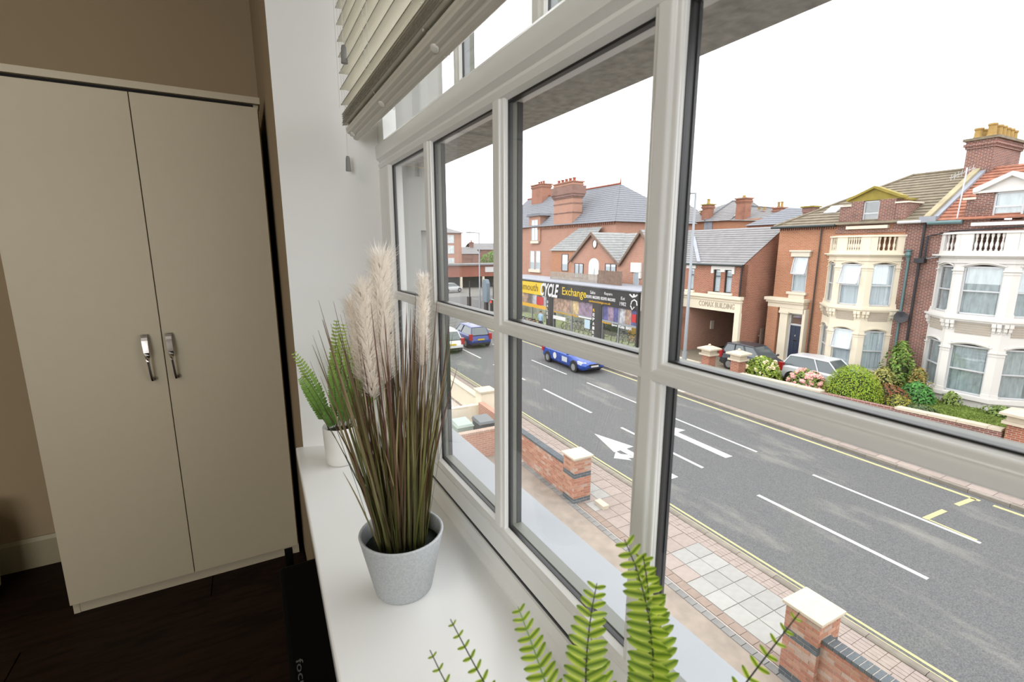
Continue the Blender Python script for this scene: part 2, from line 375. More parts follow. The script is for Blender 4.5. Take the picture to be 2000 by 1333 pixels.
# outside ledge, head beam and pilaster of our own building
obj('trim_2', MB().prism([(0.434, -0.66), (0.434, -0.592), (0.575, -0.604), (0.575, -0.78), (0.56, -0.78), (0.56, -0.66)], 'y', -1.6, 1.62), M['ledge'], frame='i', kind='structure')
obj('trim_3', MB().box(0.4345, 0.55, -1.6, 1.49, 0.25, 0.300), M['concrete'], frame='i', kind='structure')
pil = MB().box(0.434, 0.50, 1.50, 1.62, -0.6, 0.25).box(0.50, 0.555, 1.53, 1.60, -0.6, 0.06).box(0.50, 0.57, 1.50, 1.62, 0.06, 0.14).box(0.50, 0.56, 1.51, 1.61, 0.14, 0.25)
obj('trim_5', MB().box(0.435, 0.61, 1.564, 1.5735, 0.319, 1.40), M['outerwall'], frame='i', kind='structure')
obj('trim_4', pil, M['outerwall'], frame='i', kind='structure')
obj('wall_outer', MB().box(0.34, 0.56, -6.0, 6.0, -7.0, -1.36).box(0.44, 0.56, -6, -1.0, -1.36, 1.5).box(0.60, 0.62, 1.62, 6.0, -1.36, 1.5), M['outerwall'], frame='i', base=(0.45, 0, -7), kind='structure')

# ------------------------------------------------------------------ venetian blind
bl = root('venetian_blind', 'white slatted venetian blind, half raised, hanging in front of the upper window lights', 'blind', (0.31, 0.3, 0.31), 'i')
obj('headrail', MB().box(0.283, 0.337, -0.95, 1.53, 1.10, 1.15), M['blindrail'], bl)
sm = MB().prism([(-0.025, -0.002), (-0.012, 0.0008), (0.012, 0.0008), (0.025, -0.002), (0.025, 0.0008), (0.012, 0.0036), (-0.012, 0.0036), (-0.025, 0.0008)], 'y', -1.24, 1.24).mesh('slat', [M['blindwhite'], mat('shaded_slat_edge', (112, 106, 96), 0.6)])
for k in (3, 7): sm.polygons[k].material_index = 1  # darker colour on the long edges stands in for their shade
for k in range(17):
    z = 0.408 + 0.0415 * k
    if z > 1.09: break
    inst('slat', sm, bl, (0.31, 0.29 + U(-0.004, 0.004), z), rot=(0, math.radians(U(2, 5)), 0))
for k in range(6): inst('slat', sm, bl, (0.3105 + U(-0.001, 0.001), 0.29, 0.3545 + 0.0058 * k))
rl = MB().prism([(0.299, 0.352), (0.2945, 0.346), (0.2945, 0.341), (0.2965, 0.338), (0.2975, 0.333), (0.304, 0.331), (0.3055, 0.327), (0.313, 0.325), (0.3145, 0.320), (0.319, 0.317), (0.327, 0.3165), (0.332, 0.320), (0.334, 0.330), (0.331, 0.352)], 'y', -0.95, 1.53)
obj('bottom_rail', rl, M['blindrail'], bl)
LY = [1.50, 1.17, 0.82, 0.47, 0.12, -0.25, -0.6]
for y in LY:
    m = MB()
    for x in (0.2835, 0.3365):
        m.tube([(x, y, 0.40), (x, y, 1.10)], 0.0007, 4)
    m.tube([(0.2815, y + 0.03, 0.40), (0.2815, y + 0.03, 1.10)], 0.0006, 4)
    obj('ladder_cord', m, M['cord'], bl)
    m = MB()
    for q in range(4):                                # slack cord bunched between the last slat and the rail
        pts = []
        for k in range(15):
            t = k / 14
            pts.append((0.292 + 0.022 * q / 3 + U(-0.006, 0.006), y + U(-0.012, 0.012), 0.40 - 0.052 * t))
        m.tube(pts, 0.0009, 4)
    obj('slack_cord', m, M['cord'], bl)
    p = MB().ball((0, 0, 0), 0.0085, 0.0125, 0.0025, 12, 6)
    o = obj('cord_plug', p, M['plug'], bl, base=(0, 0, 0), smooth=True)
    o.location = Vector((0.3075, y, 0.3265)) - Vector(BASE[bl.name]); o.rotation_euler = (0, math.radians(38), 0); BASE[o.name] = (0.3075, y, 0.3265)
    m = MB(); pts = [(0.322, y - 0.004, 0.316)]
    for k in range(10): pts.append((0.330 + 0.001 * k + U(-0.003, 0.003), y - 0.008 - 0.003 * k + U(-0.006, 0.006), 0.318 + 0.002 * k + U(-0.006, 0.006)))
    m.tube(pts, 0.0007, 4); obj('cord_tail', m, M['cord'], bl)
for (x, y, z, w) in ((0.279, 1.415, 0.482, 0.0085), (0.300, 1.558, 0.232, 0.0075)):
    m = MB().tube([(x, y, z + 0.04), (x + 0.002, y - 0.01, 1.10)], 0.0008, 4); c_ = obj('pull_cord', m, M['cord'], bl)
    obj('tassel', MB().lathe([(w * 1.05, 0.0), (w, 0.006), (w * 0.8, 0.036), (w * 0.55, 0.043)], (x, y, z), 12), M['tassel'], c_, smooth=False)

# ------------------------------------------------------------------ wardrobe
w = root('wardrobe', 'tall cream two-door wardrobe against the taupe wall', 'wardrobe', (-0.28, 2.30, -1.30), 'i')
wm = MB().box(-0.655, -0.637, 2.098, 2.515, -1.30, 0.518).box(0.079, 0.097, 2.098, 2.515, -1.30, 0.518).box(-0.637, 0.079, 2.50, 2.515, -1.25, 0.518).box(-0.637, 0.079, 2.105, 2.50, -1.25, -1.232)
obj('carcass', wm, M['wardrobe'], w)
obj('shadow_gap', MB().box(-0.637, 0.079, 2.094, 2.10, 0.500, 0.518), M['seam'], w)
obj('top_panel', MB().box(-0.660, 0.102, 2.074, 2.515, 0.518, 0.540), M['wardrobe'], w)
obj('plinth', MB().box(-0.637, 0.079, 2.100, 2.118, -1.30, -1.25), M['wardrobe'], w)
for k, (xa, xb, hx0, hx1) in enumerate(((-0.656, -0.2823, -0.318, -0.318), (-0.2797, 0.093, -0.248, -0.248))):
    d = obj('door', MB().box(xa, xb, 2.077, 2.095, -1.252, 0.506), M['wardrobe'], w, bevel=0.0012)
    hm = MB(); rs = []
    for q in range(17):
        t = q / 16; z = -0.292 - 0.168 * t
        ang = math.radians(90 * max(0, min(1, (t - 0.38) / 0.16)))
        w2, th2 = 0.0075 + 0.004 * abs(t - 0.45), 0.003
        out = 0.012 + 0.016 * math.sin(math.pi * t) ** 0.6
        ring = []
        for (a, b) in ((-1, -1), (1, -1), (1, 1), (-1, 1)):
            px, py = a * w2, b * th2
            ring.append((hx0 - 0.012 + 0.024 * t * 0.3 + px * math.cos(ang) - py * math.sin(ang), 2.077 - out + px * math.sin(ang) * 0.6 + py * math.cos(ang), z))
        rs.append(hm.addring(ring))
    for a, b in zip(rs, rs[1:]): hm.ring(a, b)
    hm.cap(rs[0]); hm.cap(rs[-1], True)
    hx = hx0 - 0.010
    hm.box(hx - 0.006, hx + 0.006, 2.060, 2.078, -0.305, -0.293); hm.box(hx + 0.004, hx + 0.014, 2.060, 2.078, -0.458, -0.447)
    obj('handle', hm, M['chrome'], d, label='twisted chrome bar handle', smooth=False)

# ------------------------------------------------------------------ black case below the sill, pale bin at the frame's edge
bc = root('black_case', 'slim black upright case with rounded top standing below the window sill', 'case', (0.045, 0.86, -1.30), 'i')
prof = [(0.5, -1.30), (1.43, -1.30)] + [(1.43 - 0.07 + 0.07 * math.cos(a), -0.96 + 0.07 * math.sin(a)) for a in [k * math.pi / 12 for k in range(7)]] + [(0.5, -0.89)]
obj('shell', MB().prism(prof, 'x', 0.008, 0.112), M['black'], bc, bevel=0.008)
obj('support_rod', MB().box(0.028, 0.050, 1.47, 1.49, -1.30, -0.90).box(0.028, 0.050, 1.40, 1.49, -1.0, -0.98), M['black'], bc)
tm = textmesh('lettering', 'focus', 0.10, 0.014, M['greytext'], 0.0005)
inst('lettering', tm, bc, (0.020, 1.02, -0.8885), mtx=Matrix(((0, 1, 0, 0), (-1, 0, 0, 0), (0, 0, 1, 0), (0, 0, 0, 1))))
pb = root('waste_bin', 'pale rounded bin beside the skirting, cut by the frame edge', 'bin', (-1.09, 2.33, -1.30), 'i')
M['binm'] = mat('pale_green_plastic', (190, 190, 150), 0.5)
obj('body', MB().lathe([(0.10, 0.0), (0.15, 0.012), (0.168, 0.04), (0.172, 0.10), (0.165, 0.35), (0.158, 0.35), (0.158, 0.05)], (-1.09, 2.33, -1.30), 24, True, True), M['binm'], pb, smooth=True)
# ------------------------------------------------------------------ plants on the sill
M['greypot'] = mat('grey_stone_pot', (176, 180, 182), 0.85, 0.12, 260.0, 0.12)
M['whitepot'] = mat('white_ceramic_pot', (222, 221, 216), 0.35, 0.03, 12.0)
M['soil'] = mat('dark_green_filler', (22, 30, 20), 0.9, 0.4, 80.0)
M['blade_a'] = rampmat('olive_grass_blade', [(0, (74, 78, 38)), (0.45, (112, 112, 62)), (1, (96, 62, 52))], 'Z', 'Object', 0.5, 0.0, 0.45, rnd=0.35, trans=0.15)
M['blade_b'] = rampmat('brown_grass_blade', [(0, (66, 62, 34)), (0.4, (92, 66, 48)), (1, (84, 46, 44))], 'Z', 'Object', 0.5, 0.0, 0.45, rnd=0.35, trans=0.15)
M['blade_c'] = rampmat('straw_grass_blade', [(0, (98, 96, 54)), (0.5, (164, 150, 112)), (1, (140, 110, 92))], 'Z', 'Object', 0.5, 0.0, 0.45, rnd=0.25, trans=0.15)
M['plume'] = mat('cream_pink_plume', (255, 251, 245), 0.9, trans=0.6)
M['plumestem'] = mat('straw_plume_stem', (240, 220, 196), 0.8)
M['leaf'] = rampmat('fern_leaflet', [(0, (84, 116, 30)), (0.45, (150, 176, 54)), (1, (212, 224, 104))], 'Y', 'Object', 0.42, 0.0, 0.0048, True, 0.4, 0.10)
M['leafdark'] = rampmat('fern_leaflet_back_plant', [(0, (62, 98, 40)), (0.5, (112, 148, 62)), (1, (166, 188, 92))], 'Z', 'Object', 0.45, 0.0, 0.30, False, 0.4, 0.25)
M['rachis'] = mat('dark_fern_stem', (36, 44, 20), 0.5)
M['rachisg'] = mat('green_fern_stem', (110, 150, 50), 0.5)

def bez(p0, p1, p2, t):
    a, b, c = (1 - t) ** 2, 2 * t * (1 - t), t * t
    return Vector((p0[0] * a + p1[0] * b + p2[0] * c, p0[1] * a + p1[1] * b + p2[1] * c, p0[2] * a + p1[2] * b + p2[2] * c))
LH = [(0, 0.0012), (0.12, 0.0038), (0.35, 0.0050), (0.65, 0.0045), (0.88, 0.0028), (1.0, 0.0004)]
def leaflet_mb(L=0.021, mb=None, mtx=None, wsc=1.0):
    mb = mb or MB(); T = (lambda v: mtx @ Vector(v)) if mtx is not None else (lambda v: v)
    k = len(mb.v)
    for t, h in LH:
        zc = -0.10 * t * t * L
        for y, z in ((-h * wsc, 0.0010), (0, 0.0), (h * wsc, 0.0010)): mb.v.append(tuple(T((t * L, y, zc + z))))
    for i in range(len(LH) - 1):
        for j in range(2):
            a = k + 3 * i + j; mb.f.append((a, a + 3, a + 4, a + 1)); mb.m.append(mb.cur)
    return mb

# tall grass
GC = (0.218, 0.832)
gp = root('potted_grass', 'tall artificial brown and green grass with feathery plumes in a grey stone pot', 'potted plant', (GC[0], GC[1], -0.65), 'i')
obj('pot', MB().lathe([(0.052, 0.0), (0.0545, 0.003), (0.0785, 0.118), (0.0795, 0.121), (0.0775, 0.123), (0.0735, 0.121), (0.0705, 0.095)], (GC[0], GC[1], -0.65), 48, True, False), M['greypot'], gp, smooth=True)
obj('soil', MB().lathe([(0.0705, 0.09), (0.045, 0.099), (0.001, 0.103)], (GC[0], GC[1], -0.65), 24, False, True), M['soil'], gp, smooth=True)
for i in range(290):
    a = U(0, 2 * math.pi); r0 = 0.048 * math.sqrt(R())
    b0 = Vector((GC[0] + r0 * math.cos(a), GC[1] + r0 * math.sin(a), -0.555))
    h = U(0.20, 0.46) if R() < 0.75 else U(0.40, 0.50)
    lean = U(0.02, 0.24) if R() < 0.86 else U(0.22, 0.36)
    a2 = a + U(-0.6, 0.6)
    if math.cos(a2) > 0.2: lean *= 0.62
    tip = b0 + Vector((math.cos(a2) * h * lean, math.sin(a2) * h * lean, h * (1 - 0.25 * lean)))
    tip.x = min(tip.x, 0.372)
    mid = (b0 + tip) / 2 + Vector((-math.cos(a2) * 0.03 * lean + U(-0.008, 0.008), -math.sin(a2) * 0.03 * lean + U(-0.008, 0.008), 0.05 * lean))
    wd_ = U(0.0013, 0.0026); ang = U(0, math.pi); sx, sy = math.cos(ang), math.sin(ang)
    mb = MB(); n = 6
    for k in range(n + 1):
        t = k / n; p = bez(b0, mid, tip, t); ww = wd_ * (1 - t ** 2.5) + 0.0003; tw = ang + 0.8 * t; sx, sy = math.cos(tw), math.sin(tw)
        mb.v += [(p.x - sx * ww, p.y - sy * ww, p.z), (p.x - sy * ww * 0.35, p.y + sx * ww * 0.35, p.z), (p.x + sx * ww, p.y + sy * ww, p.z)]
    for k in range(n):
        for j in range(2):
            q = 3 * k + j; mb.f.append((q, q + 1, q + 4, q + 3)); mb.m.append(0)
    q = R(); mm = M['blade_a'] if q < 0.44 else (M['blade_b'] if q < 0.84 else M['blade_c'])
    obj('grass_blade', mb, mm, gp, base=(GC[0], GC[1], -0.555), smooth=True)
def plume(base, mid, tip, th, n, t0=0.6):
    st = MB(); st.tube([bez(base, mid, tip, k / 8) for k in range(9)], 0.0012, 5)
    s_ = obj('plume', st, M['plumestem'], gp, base=tuple(base))
    mb = MB()
    for k in range(n):
        t = t0 + (1 - t0) * (k / n); p = bez(base, mid, tip, t); d = (bez(base, mid, tip, min(1, t + 0.02)) - bez(base, mid, tip, t - 0.02)).normalized()
        a = U(0, 2 * math.pi); x = d.orthogonal().normalized(); y = d.cross(x); o = x * math.cos(a) + y * math.sin(a)
        env = math.sin(math.pi * min(1, (t - t0 + 0.06) / (1.1 - t0)) ** 0.8) ** 0.5 if t < 0.9 else 0.9
        L = U(0.6, 1.15) * th * 1.9
        up = U(0.5, 0.95); dirv = (d * up + o * math.sqrt(1 - up * up) * 0.9).normalized()
        s1 = dirv.cross(o).normalized() * 0.0007
        q = p + dirv * L * 0.55 + o * 0.003 * env; e = p + dirv * L + Vector((U(-1, 1), U(-1, 1), U(-1, 0.4))) * 0.004
        mb.poly([p - s1, p + s1, q + s1, q - s1]); mb.poly([q - s1, q + s1, e])
    obj('fluff', mb, M['plume'], s_, base=tuple(base), kind='stuff')
V_ = Vector
plume(V_((0.210, 0.832, -0.555)), V_((0.192, 0.838, -0.30)), V_((0.205, 0.832, -0.018)), 0.023, 3000)
plume(V_((0.206, 0.825, -0.555)), V_((0.170, 0.815, -0.30)), V_((0.168, 0.812, -0.065)), 0.019, 2200)
plume(V_((0.198, 0.830, -0.555)), V_((0.172, 0.838, -0.34)), V_((0.150, 0.835, -0.088)), 0.013, 900, 0.72)
plume(V_((0.226, 0.830, -0.555)), V_((0.272, 0.832, -0.30)), V_((0.279, 0.832, -0.052)), 0.013, 1300, 0.68)

def frond_frames(b, m, t, n, t0, L, nrm, both=True, taper=True):
    out = []
    for k in range(n):
        u = t0 + (1 - t0) * (k + 0.5) / n
        p = bez(b, m, t, u); d = (bez(b, m, t, min(1, u + 0.01)) - bez(b, m, t, u - 0.01)).normalized()
        nn = (nrm - d * nrm.dot(d)).normalized(); s = d.cross(nn)
        for sg in ((1, -1) if both else (1,)):
            f = 1.0 - 0.62 * ((u - 0.45) / 0.55) ** 2 if (taper and u > 0.45) else 0.8 + 0.2 * (u - t0) / max(0.01, 0.45 - t0)
            x = (s * sg * 0.94 + d * 0.36 + nn * U(-0.25, 0.2)).normalized(); y = (d - x * d.dot(x)).normalized(); z = x.cross(y)
            if z.dot(nn) < 0: y = -y; z = -z
            mt = Matrix(((x.x, y.x, z.x, 0), (x.y, y.y, z.y, 0), (x.z, y.z, z.z, 0), (0, 0, 0, 1))) @ Matrix.Scale(f * L / 0.021, 4)
            out.append((p, mt))
    return out
LEAF = leaflet_mb().mesh('leaflet', M['leaf'], smooth=True, uv=False)

# fern in front, its pot below the frame
FC = (0.245, 0.270)
ff = root('potted_fern', 'bright green artificial fern close to the lens at the near end of the sill', 'potted plant', (FC[0], FC[1], -0.65), 'i')
obj('pot', MB().lathe([(0.038, 0.0), (0.046, 0.012), (0.049, 0.06), (0.050, 0.118), (0.048, 0.120), (0.046, 0.117), (0.045, 0.10)], (FC[0], FC[1], -0.65), 32, True, False), M['whitepot'], ff, smooth=True)
obj('soil', MB().lathe([(0.045, 0.10), (0.001, 0.104)], (FC[0], FC[1], -0.65), 24, False, True), M['soil'], ff)
fb = (FC[0], FC[1], -0.55)
FR = [((0.262, 0.262, -0.55), (0.305, 0.238, -0.36), (0.268, 0.282, -0.248), 19, 0.0245, M['rachis']),
      ((0.266, 0.268, -0.55), (0.292, 0.250, -0.36), (0.281, 0.272, -0.262), 17, 0.022, M['rachis']),
      ((0.250, 0.280, -0.55), (0.232, 0.302, -0.40), (0.266, 0.314, -0.312), 16, 0.023, M['rachis']),
      ((0.240, 0.285, -0.55), (0.218, 0.305, -0.42), (0.196, 0.343, -0.330), 16, 0.019, M['rachisg']),
      ((0.228, 0.282, -0.55), (0.175, 0.325, -0.44), (0.1395, 0.372, -0.342), 14, 0.0115, M['rachis']),
      ((0.222, 0.280, -0.55), (0.150, 0.330, -0.47), (0.1205, 0.378, -0.372), 12, 0.0115, M['rachis']),
      ((0.262, 0.255, -0.55), (0.315, 0.222, -0.42), (0.372, 0.186, -0.292), 15, 0.0125, M['rachis']),
      ((0.252, 0.262, -0.55), (0.262, 0.262, -0.46), (0.262, 0.318, -0.365), 15, 0.020, M['rachisg']),
      ((0.258, 0.250, -0.55), (0.300, 0.215, -0.47), (0.330, 0.150, -0.400), 14, 0.018, M['rachisg']),
      ((0.235, 0.255, -0.55), (0.200, 0.215, -0.46), (0.170, 0.165, -0.420), 14, 0.018, M['rachisg'])]
for i, (b, m, t, n, L, rm) in enumerate(FR):
    st = MB().tube([bez(b, m, t, k / 10) for k in range(11)], [0.0013 - 0.0008 * k / 10 for k in range(11)], 5)
    f = obj('frond', st, rm, ff, base=b, smooth=True)
    p = bez(b, m, t, 0.7); nrm = (-p).normalized() + Vector((0.1, -0.1, 0.25))
    if i == 1: nrm = nrm + Vector((-0.8, 0.4, 0))
    for p, mt in frond_frames(b, m, t, n, 0.30, L, nrm):
        inst('leaflet', LEAF, f, tuple(p), mtx=mt)

# fern at the far end of the sill
BC = (0.212, 1.478)
bf = root('potted_fern', 'green artificial fern in a white ceramic pot at the far end of the sill', 'potted plant', (BC[0], BC[1], -0.65), 'i')
obj('pot', MB().lathe([(0.040, 0.0), (0.0455, 0.006), (0.0475, 0.03), (0.0505, 0.118), (0.0495, 0.1205), (0.047, 0.118), (0.046, 0.10)], (BC[0], BC[1], -0.65), 40, True, False), M['whitepot'], bf, smooth=True)
obj('soil', MB().lathe([(0.046, 0.10), (0.001, 0.106)], (BC[0], BC[1], -0.65), 24, False, True), M['soil'], bf)
BF = [((-0.03, 0.0, 0), (-0.045, -0.01, 0.14), (-0.112, -0.01, 0.262)), ((-0.03, -0.005, 0), (-0.06, -0.02, 0.12), (-0.102, -0.03, 0.19)),
      ((-0.01, 0, 0), (-0.005, 0.0, 0.2), (0.012, 0.0, 0.345)), ((0.0, 0, 0), (0.012, 0.0, 0.2), (0.028, -0.02, 0.335)),
      ((-0.01, -0.01, 0), (-0.005, -0.02, 0.12), (-0.018, -0.03, 0.215)), ((0.01, 0.0, 0), (0.03, -0.01, 0.18), (0.055, -0.02, 0.285)),
      ((0.02, 0, 0), (0.05, -0.01, 0.14), (0.10, -0.02, 0.23)), ((0.02, -0.01, 0), (0.06, -0.03, 0.10), (0.12, -0.05, 0.13)),
      ((-0.015, -0.02, 0), (-0.03, -0.04, 0.08), (-0.055, -0.07, 0.10)), ((0.0, -0.02, 0), (0.01, -0.05, 0.10), (0.02, -0.09, 0.14)),
      ((0.0, 0.01, 0), (0.0, 0.03, 0.16), (0.01, 0.06, 0.26)), ((0.01, 0.01, 0), (0.05, 0.03, 0.15), (0.10, 0.05, 0.26)), ((0.015, -0.02, 0), (0.03, -0.04, 0.13), (0.075, -0.08, 0.2))]
for b, m, t in BF:
    o3 = (BC[0], BC[1], -0.55); A = [Vector((q[0] + o3[0], q[1] + o3[1], q[2] + o3[2])) for q in (b, m, t)]
    for q in A: q.y = min(q.y, 1.555)
    st = MB().tube([bez(*A, k / 8) for k in range(9)], [0.0013 - 0.0008 * k / 8 for k in range(9)], 5)
    p = bez(*A, 0.7); nrm = (-p).normalized() + Vector((0, 0, 0.35))
    st.cur = 1
    for p, mt in frond_frames(*A, 22, 0.22, 0.0215, nrm):
        m4 = mt.copy(); m4.translation = p; leaflet_mb(0.021, st, m4)
    obj('frond', st, [M['rachis'], M['leafdark']], bf, base=o3, smooth=True)
EXT[0] = 0.55
# ------------------------------------------------------------------ street materials
def stonemat(name, col, var=0.12, sc=8.0, rnd=0.08): return mat(name, col, 0.92, var, sc, 0.15, rnd=rnd, spec=0.2)
def asphalt():
    m, t, b = newmat('worn_grey_asphalt')
    tcn = t.nodes.new('ShaderNodeTexCoord')
    n1 = t.nodes.new('ShaderNodeTexNoise'); n1.inputs['Scale'].default_value = 45.0; n1.inputs['Detail'].default_value = 8
    mp = t.nodes.new('ShaderNodeMapping'); mp.inputs['Scale'].default_value = (0.9, 0.28, 1)
    n2 = t.nodes.new('ShaderNodeTexNoise'); n2.inputs['Scale'].default_value = 0.9; n2.inputs['Detail'].default_value = 7; n2.inputs['Roughness'].default_value = 0.68
    t.links.new(tcn.outputs['Object'], n1.inputs['Vector']); t.links.new(tcn.outputs['Object'], mp.inputs[0]); t.links.new(mp.outputs[0], n2.inputs['Vector'])
    c1 = t.nodes.new('ShaderNodeValToRGB'); c1.color_ramp.elements[0].position = 0.35; c1.color_ramp.elements[1].position = 0.7
    c1.color_ramp.elements[0].color = (*s2l((100, 100, 101)), 1); c1.color_ramp.elements[1].color = (*s2l((136, 136, 135)), 1)
    c2 = t.nodes.new('ShaderNodeValToRGB'); c2.color_ramp.elements[0].position = 0.54; c2.color_ramp.elements[1].position = 0.74
    c2.color_ramp.elements[0].color = (0, 0, 0, 1); c2.color_ramp.elements[1].color = (0.5, 0.5, 0.5, 1)
    mx = t.nodes.new('ShaderNodeMixRGB'); mx.inputs[2].default_value = (*s2l((182, 179, 166)), 1)
    t.links.new(n1.outputs['Fac'], c1.inputs[0]); t.links.new(n2.outputs['Fac'], c2.inputs[0]); t.links.new(c2.outputs[0], mx.inputs[0])
    t.links.new(c1.outputs[0], mx.inputs[1]); t.links.new(mx.outputs[0], b.inputs['Base Color'])
    b.inputs['Roughness'].default_value = 0.85; b.inputs['Specular IOR Level'].default_value = 0.25
    return m
M['asphalt'] = asphalt()
M['whitepaint'] = mat('white_road_paint', (225, 225, 220), 0.8, 0.06, 14.0)
M['yellowpaint'] = mat('yellow_road_paint', (216, 206, 150), 0.8, 0.08, 10.0)
M['ground'] = mat('grey_ground', (140, 138, 132), 0.95, 0.1, 1.0)
M['forecourt'] = mat('sandy_concrete_forecourt', (170, 156, 141), 0.95, 0.16, 3.5, 0.2, detail=8)
M['slab_grey'] = stonemat('pale_grey_slab', (188, 186, 180), 0.06)
M['slab_pink'] = stonemat('pink_grey_slab', (186, 171, 161), 0.08)
M['slab_brown'] = stonemat('brown_pavement_brick', (174, 154, 140), 0.10)
M['kerb'] = stonemat('grey_kerbstone', (158, 150, 138), 0.12, 5.0, 0.15)
M['edging'] = stonemat('grey_edging_block', (150, 148, 144), 0.1, 6.0, 0.12)
M['brick_red'] = brickmat('red_brickwork', (196, 118, 90), (172, 100, 80), (212, 190, 170))
M['brick_orange'] = brickmat('orange_brickwork', (220, 150, 112), (206, 134, 98), (222, 190, 164), stain=0.15)
M['brick_brown'] = brickmat('brown_weathered_brickwork', (164, 104, 88), (136, 88, 82), (206, 194, 184), stain=0.5, stainc=(74, 66, 58))
M['brick_pink'] = brickmat('pale_red_brickwork', (218, 158, 134), (204, 142, 120), (226, 200, 180), stain=0.12)
M['brickA'] = mat('red_brick', (206, 148, 124), 0.9, 0.16, 20.0, 0.2, rnd=0.12, spec=0.2)
M['brickB'] = mat('orange_pink_brick', (218, 168, 142), 0.9, 0.12, 20.0, 0.2, rnd=0.10, spec=0.2)
M['brickC'] = mat('pale_bloomed_brick', (218, 190, 172), 0.9, 0.12, 20.0, 0.2, rnd=0.08, spec=0.2)
M['brickD'] = mat('blue_grey_brick', (112, 118, 122), 0.8, 0.15, 20.0, 0.2, rnd=0.12, spec=0.3)
M['mortar'] = mat('pale_mortar', (240, 230, 218), 0.95, 0.06, 30.0)
M['capstone'] = mat('cream_capstone', (234, 220, 196), 0.85, 0.05, 8.0, 0.1)
EXT[0] = 0.74; M['stucco_cream'] = mat('cream_stucco', (240, 228, 204), 0.85, 0.03, 2.0)
EXT[0] = 0.68; M['stucco_white'] = mat('white_stucco', (240, 236, 230), 0.85, 0.02, 2.0)
M['stone_trim'] = mat('pale_stone_trim', (238, 228, 208), 0.85, 0.04, 3.0); EXT[0] = 0.55
M['panel'] = mat('beige_relief_panel', (206, 192, 174), 0.85, 0.05, 3.0); M['joinery'] = mat('white_window_joinery', (240, 242, 244), 0.4)
M['houseglass'] = glassmat('house_window_glass', (0.92, 0.95, 0.96), 1.5, 0.10)
EXT[0] = 0.95; M['net'] = mat('white_net_curtain', (236, 240, 244), 0.9)
M['netgrey'] = mat('grey_net_curtain', (196, 202, 202), 0.9, 0.22, 6.0, stretch=(1, 1, 0.4)); EXT[0] = 0.55
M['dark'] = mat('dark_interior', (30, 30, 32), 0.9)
M['tile_brown'] = mat('olive_brown_roof_tiles', (150, 138, 116), 0.9, 0.22, 3.2, 0.3, detail=7)
M['tile_red'] = mat('red_clay_roof_tiles', (190, 126, 100), 0.9, 0.30, 4.0, 0.3, detail=7)
M['slate'] = mat('grey_slate_roof', (156, 154, 154), 0.75, 0.12, 3.0, 0.2, detail=7)
M['slate_blue'] = mat('blue_grey_slate_roof', (140, 143, 150), 0.75, 0.10, 3.0, 0.2, detail=7)
M['slate_pale'] = mat('pale_grey_slate_roof', (166, 168, 166), 0.75, 0.14, 3.0, 0.2, detail=7)
M['lead'] = mat('lead_flashing', (176, 180, 190), 0.6, 0.1, 3.0)
M['lichen'] = mat('lichen_covered_stone', (176, 158, 74), 0.95, 0.14, 3.0)
M['pipe_black'] = mat('black_drainpipe', (40, 40, 48), 0.5)
M['pipe_brown'] = mat('brown_drainpipe', (86, 70, 62), 0.6)
M['pipe_green'] = mat('blue_green_drainpipe', (112, 146, 148), 0.5, 0.08, 4.0)
M['gutter'] = mat('dark_green_gutter', (54, 66, 66), 0.5)
M['door_blue'] = mat('dark_blue_door_paint', (54, 64, 88), 0.4)
M['pot_yellow'] = mat('buff_chimney_pot', (200, 164, 96), 0.9, 0.1, 4.0)
M['pot_red'] = mat('terracotta_chimney_pot', (176, 100, 76), 0.9, 0.1, 4.0)
M['metal_grey'] = mat('galvanised_steel', (170, 176, 182), 0.45, metal=0.3)
M['fence'] = mat('weathered_fence_boards', (186, 174, 160), 0.9, 0.2, 4.0)
M['fence_dark'] = mat('dark_weathered_boards', (150, 126, 110), 0.9, 0.2, 4.0)

# ------------------------------------------------------------------ ground, road, pavements
V0, V1 = -14.0, 150.0
obj('ground', MB().box(-80, 260, -80, 260, -7.3, -7.12), M['ground'], kind='structure')
road = obj('road', MB().box(9.34, 17.78, V0, V1, -7.12, -7.0), M['asphalt'], base=(13.5, 20, -7.12), kind='structure')
obj('road_junction', MB().box(17.78, 60, 47.5, 68, -7.12, -7.001), M['asphalt'], base=(30, 57, -7.12), kind='structure')
def line(name, pts, m, w=None, z=-6.994):
    mb = MB()
    if w is not None:
        (a, b), (c, d) = pts; dx, dy = c - a, d - b; l = math.hypot(dx, dy); nx, ny = -dy / l * w / 2, dx / l * w / 2
        pts = [(a - nx, b - ny), (c - nx, d - ny), (c + nx, d + ny), (a + nx, b + ny)]
    ar = sum(pts[i][0] * pts[(i + 1) % len(pts)][1] - pts[(i + 1) % len(pts)][0] * pts[i][1] for i in range(len(pts)))
    if ar < 0: pts = pts[::-1]
    mb.prism(pts, 'z', -7.002, z); return obj(name, mb, m, road)
for u in (9.42, 9.56): line('yellow_line', [(u, V0), (u, 62)], M['yellowpaint'], 0.065)
for u, a, b in ((17.5, 5.0, 47), (17.5, V0, 4.72)): line('yellow_line', [(u, a), (u, b)], M['yellowpaint'], 0.12)
for k in range(-2, 12):
    line('lane_line', [(12.2, 4.05 + 6.03 * k), (12.2, 8.1 + 6.03 * k)], M['whitepaint'], 0.12)
    line('lane_line', [(14.9, 4.1 + 6.0 * k), (14.9, 8.14 + 6.0 * k)], M['whitepaint'], 0.10)
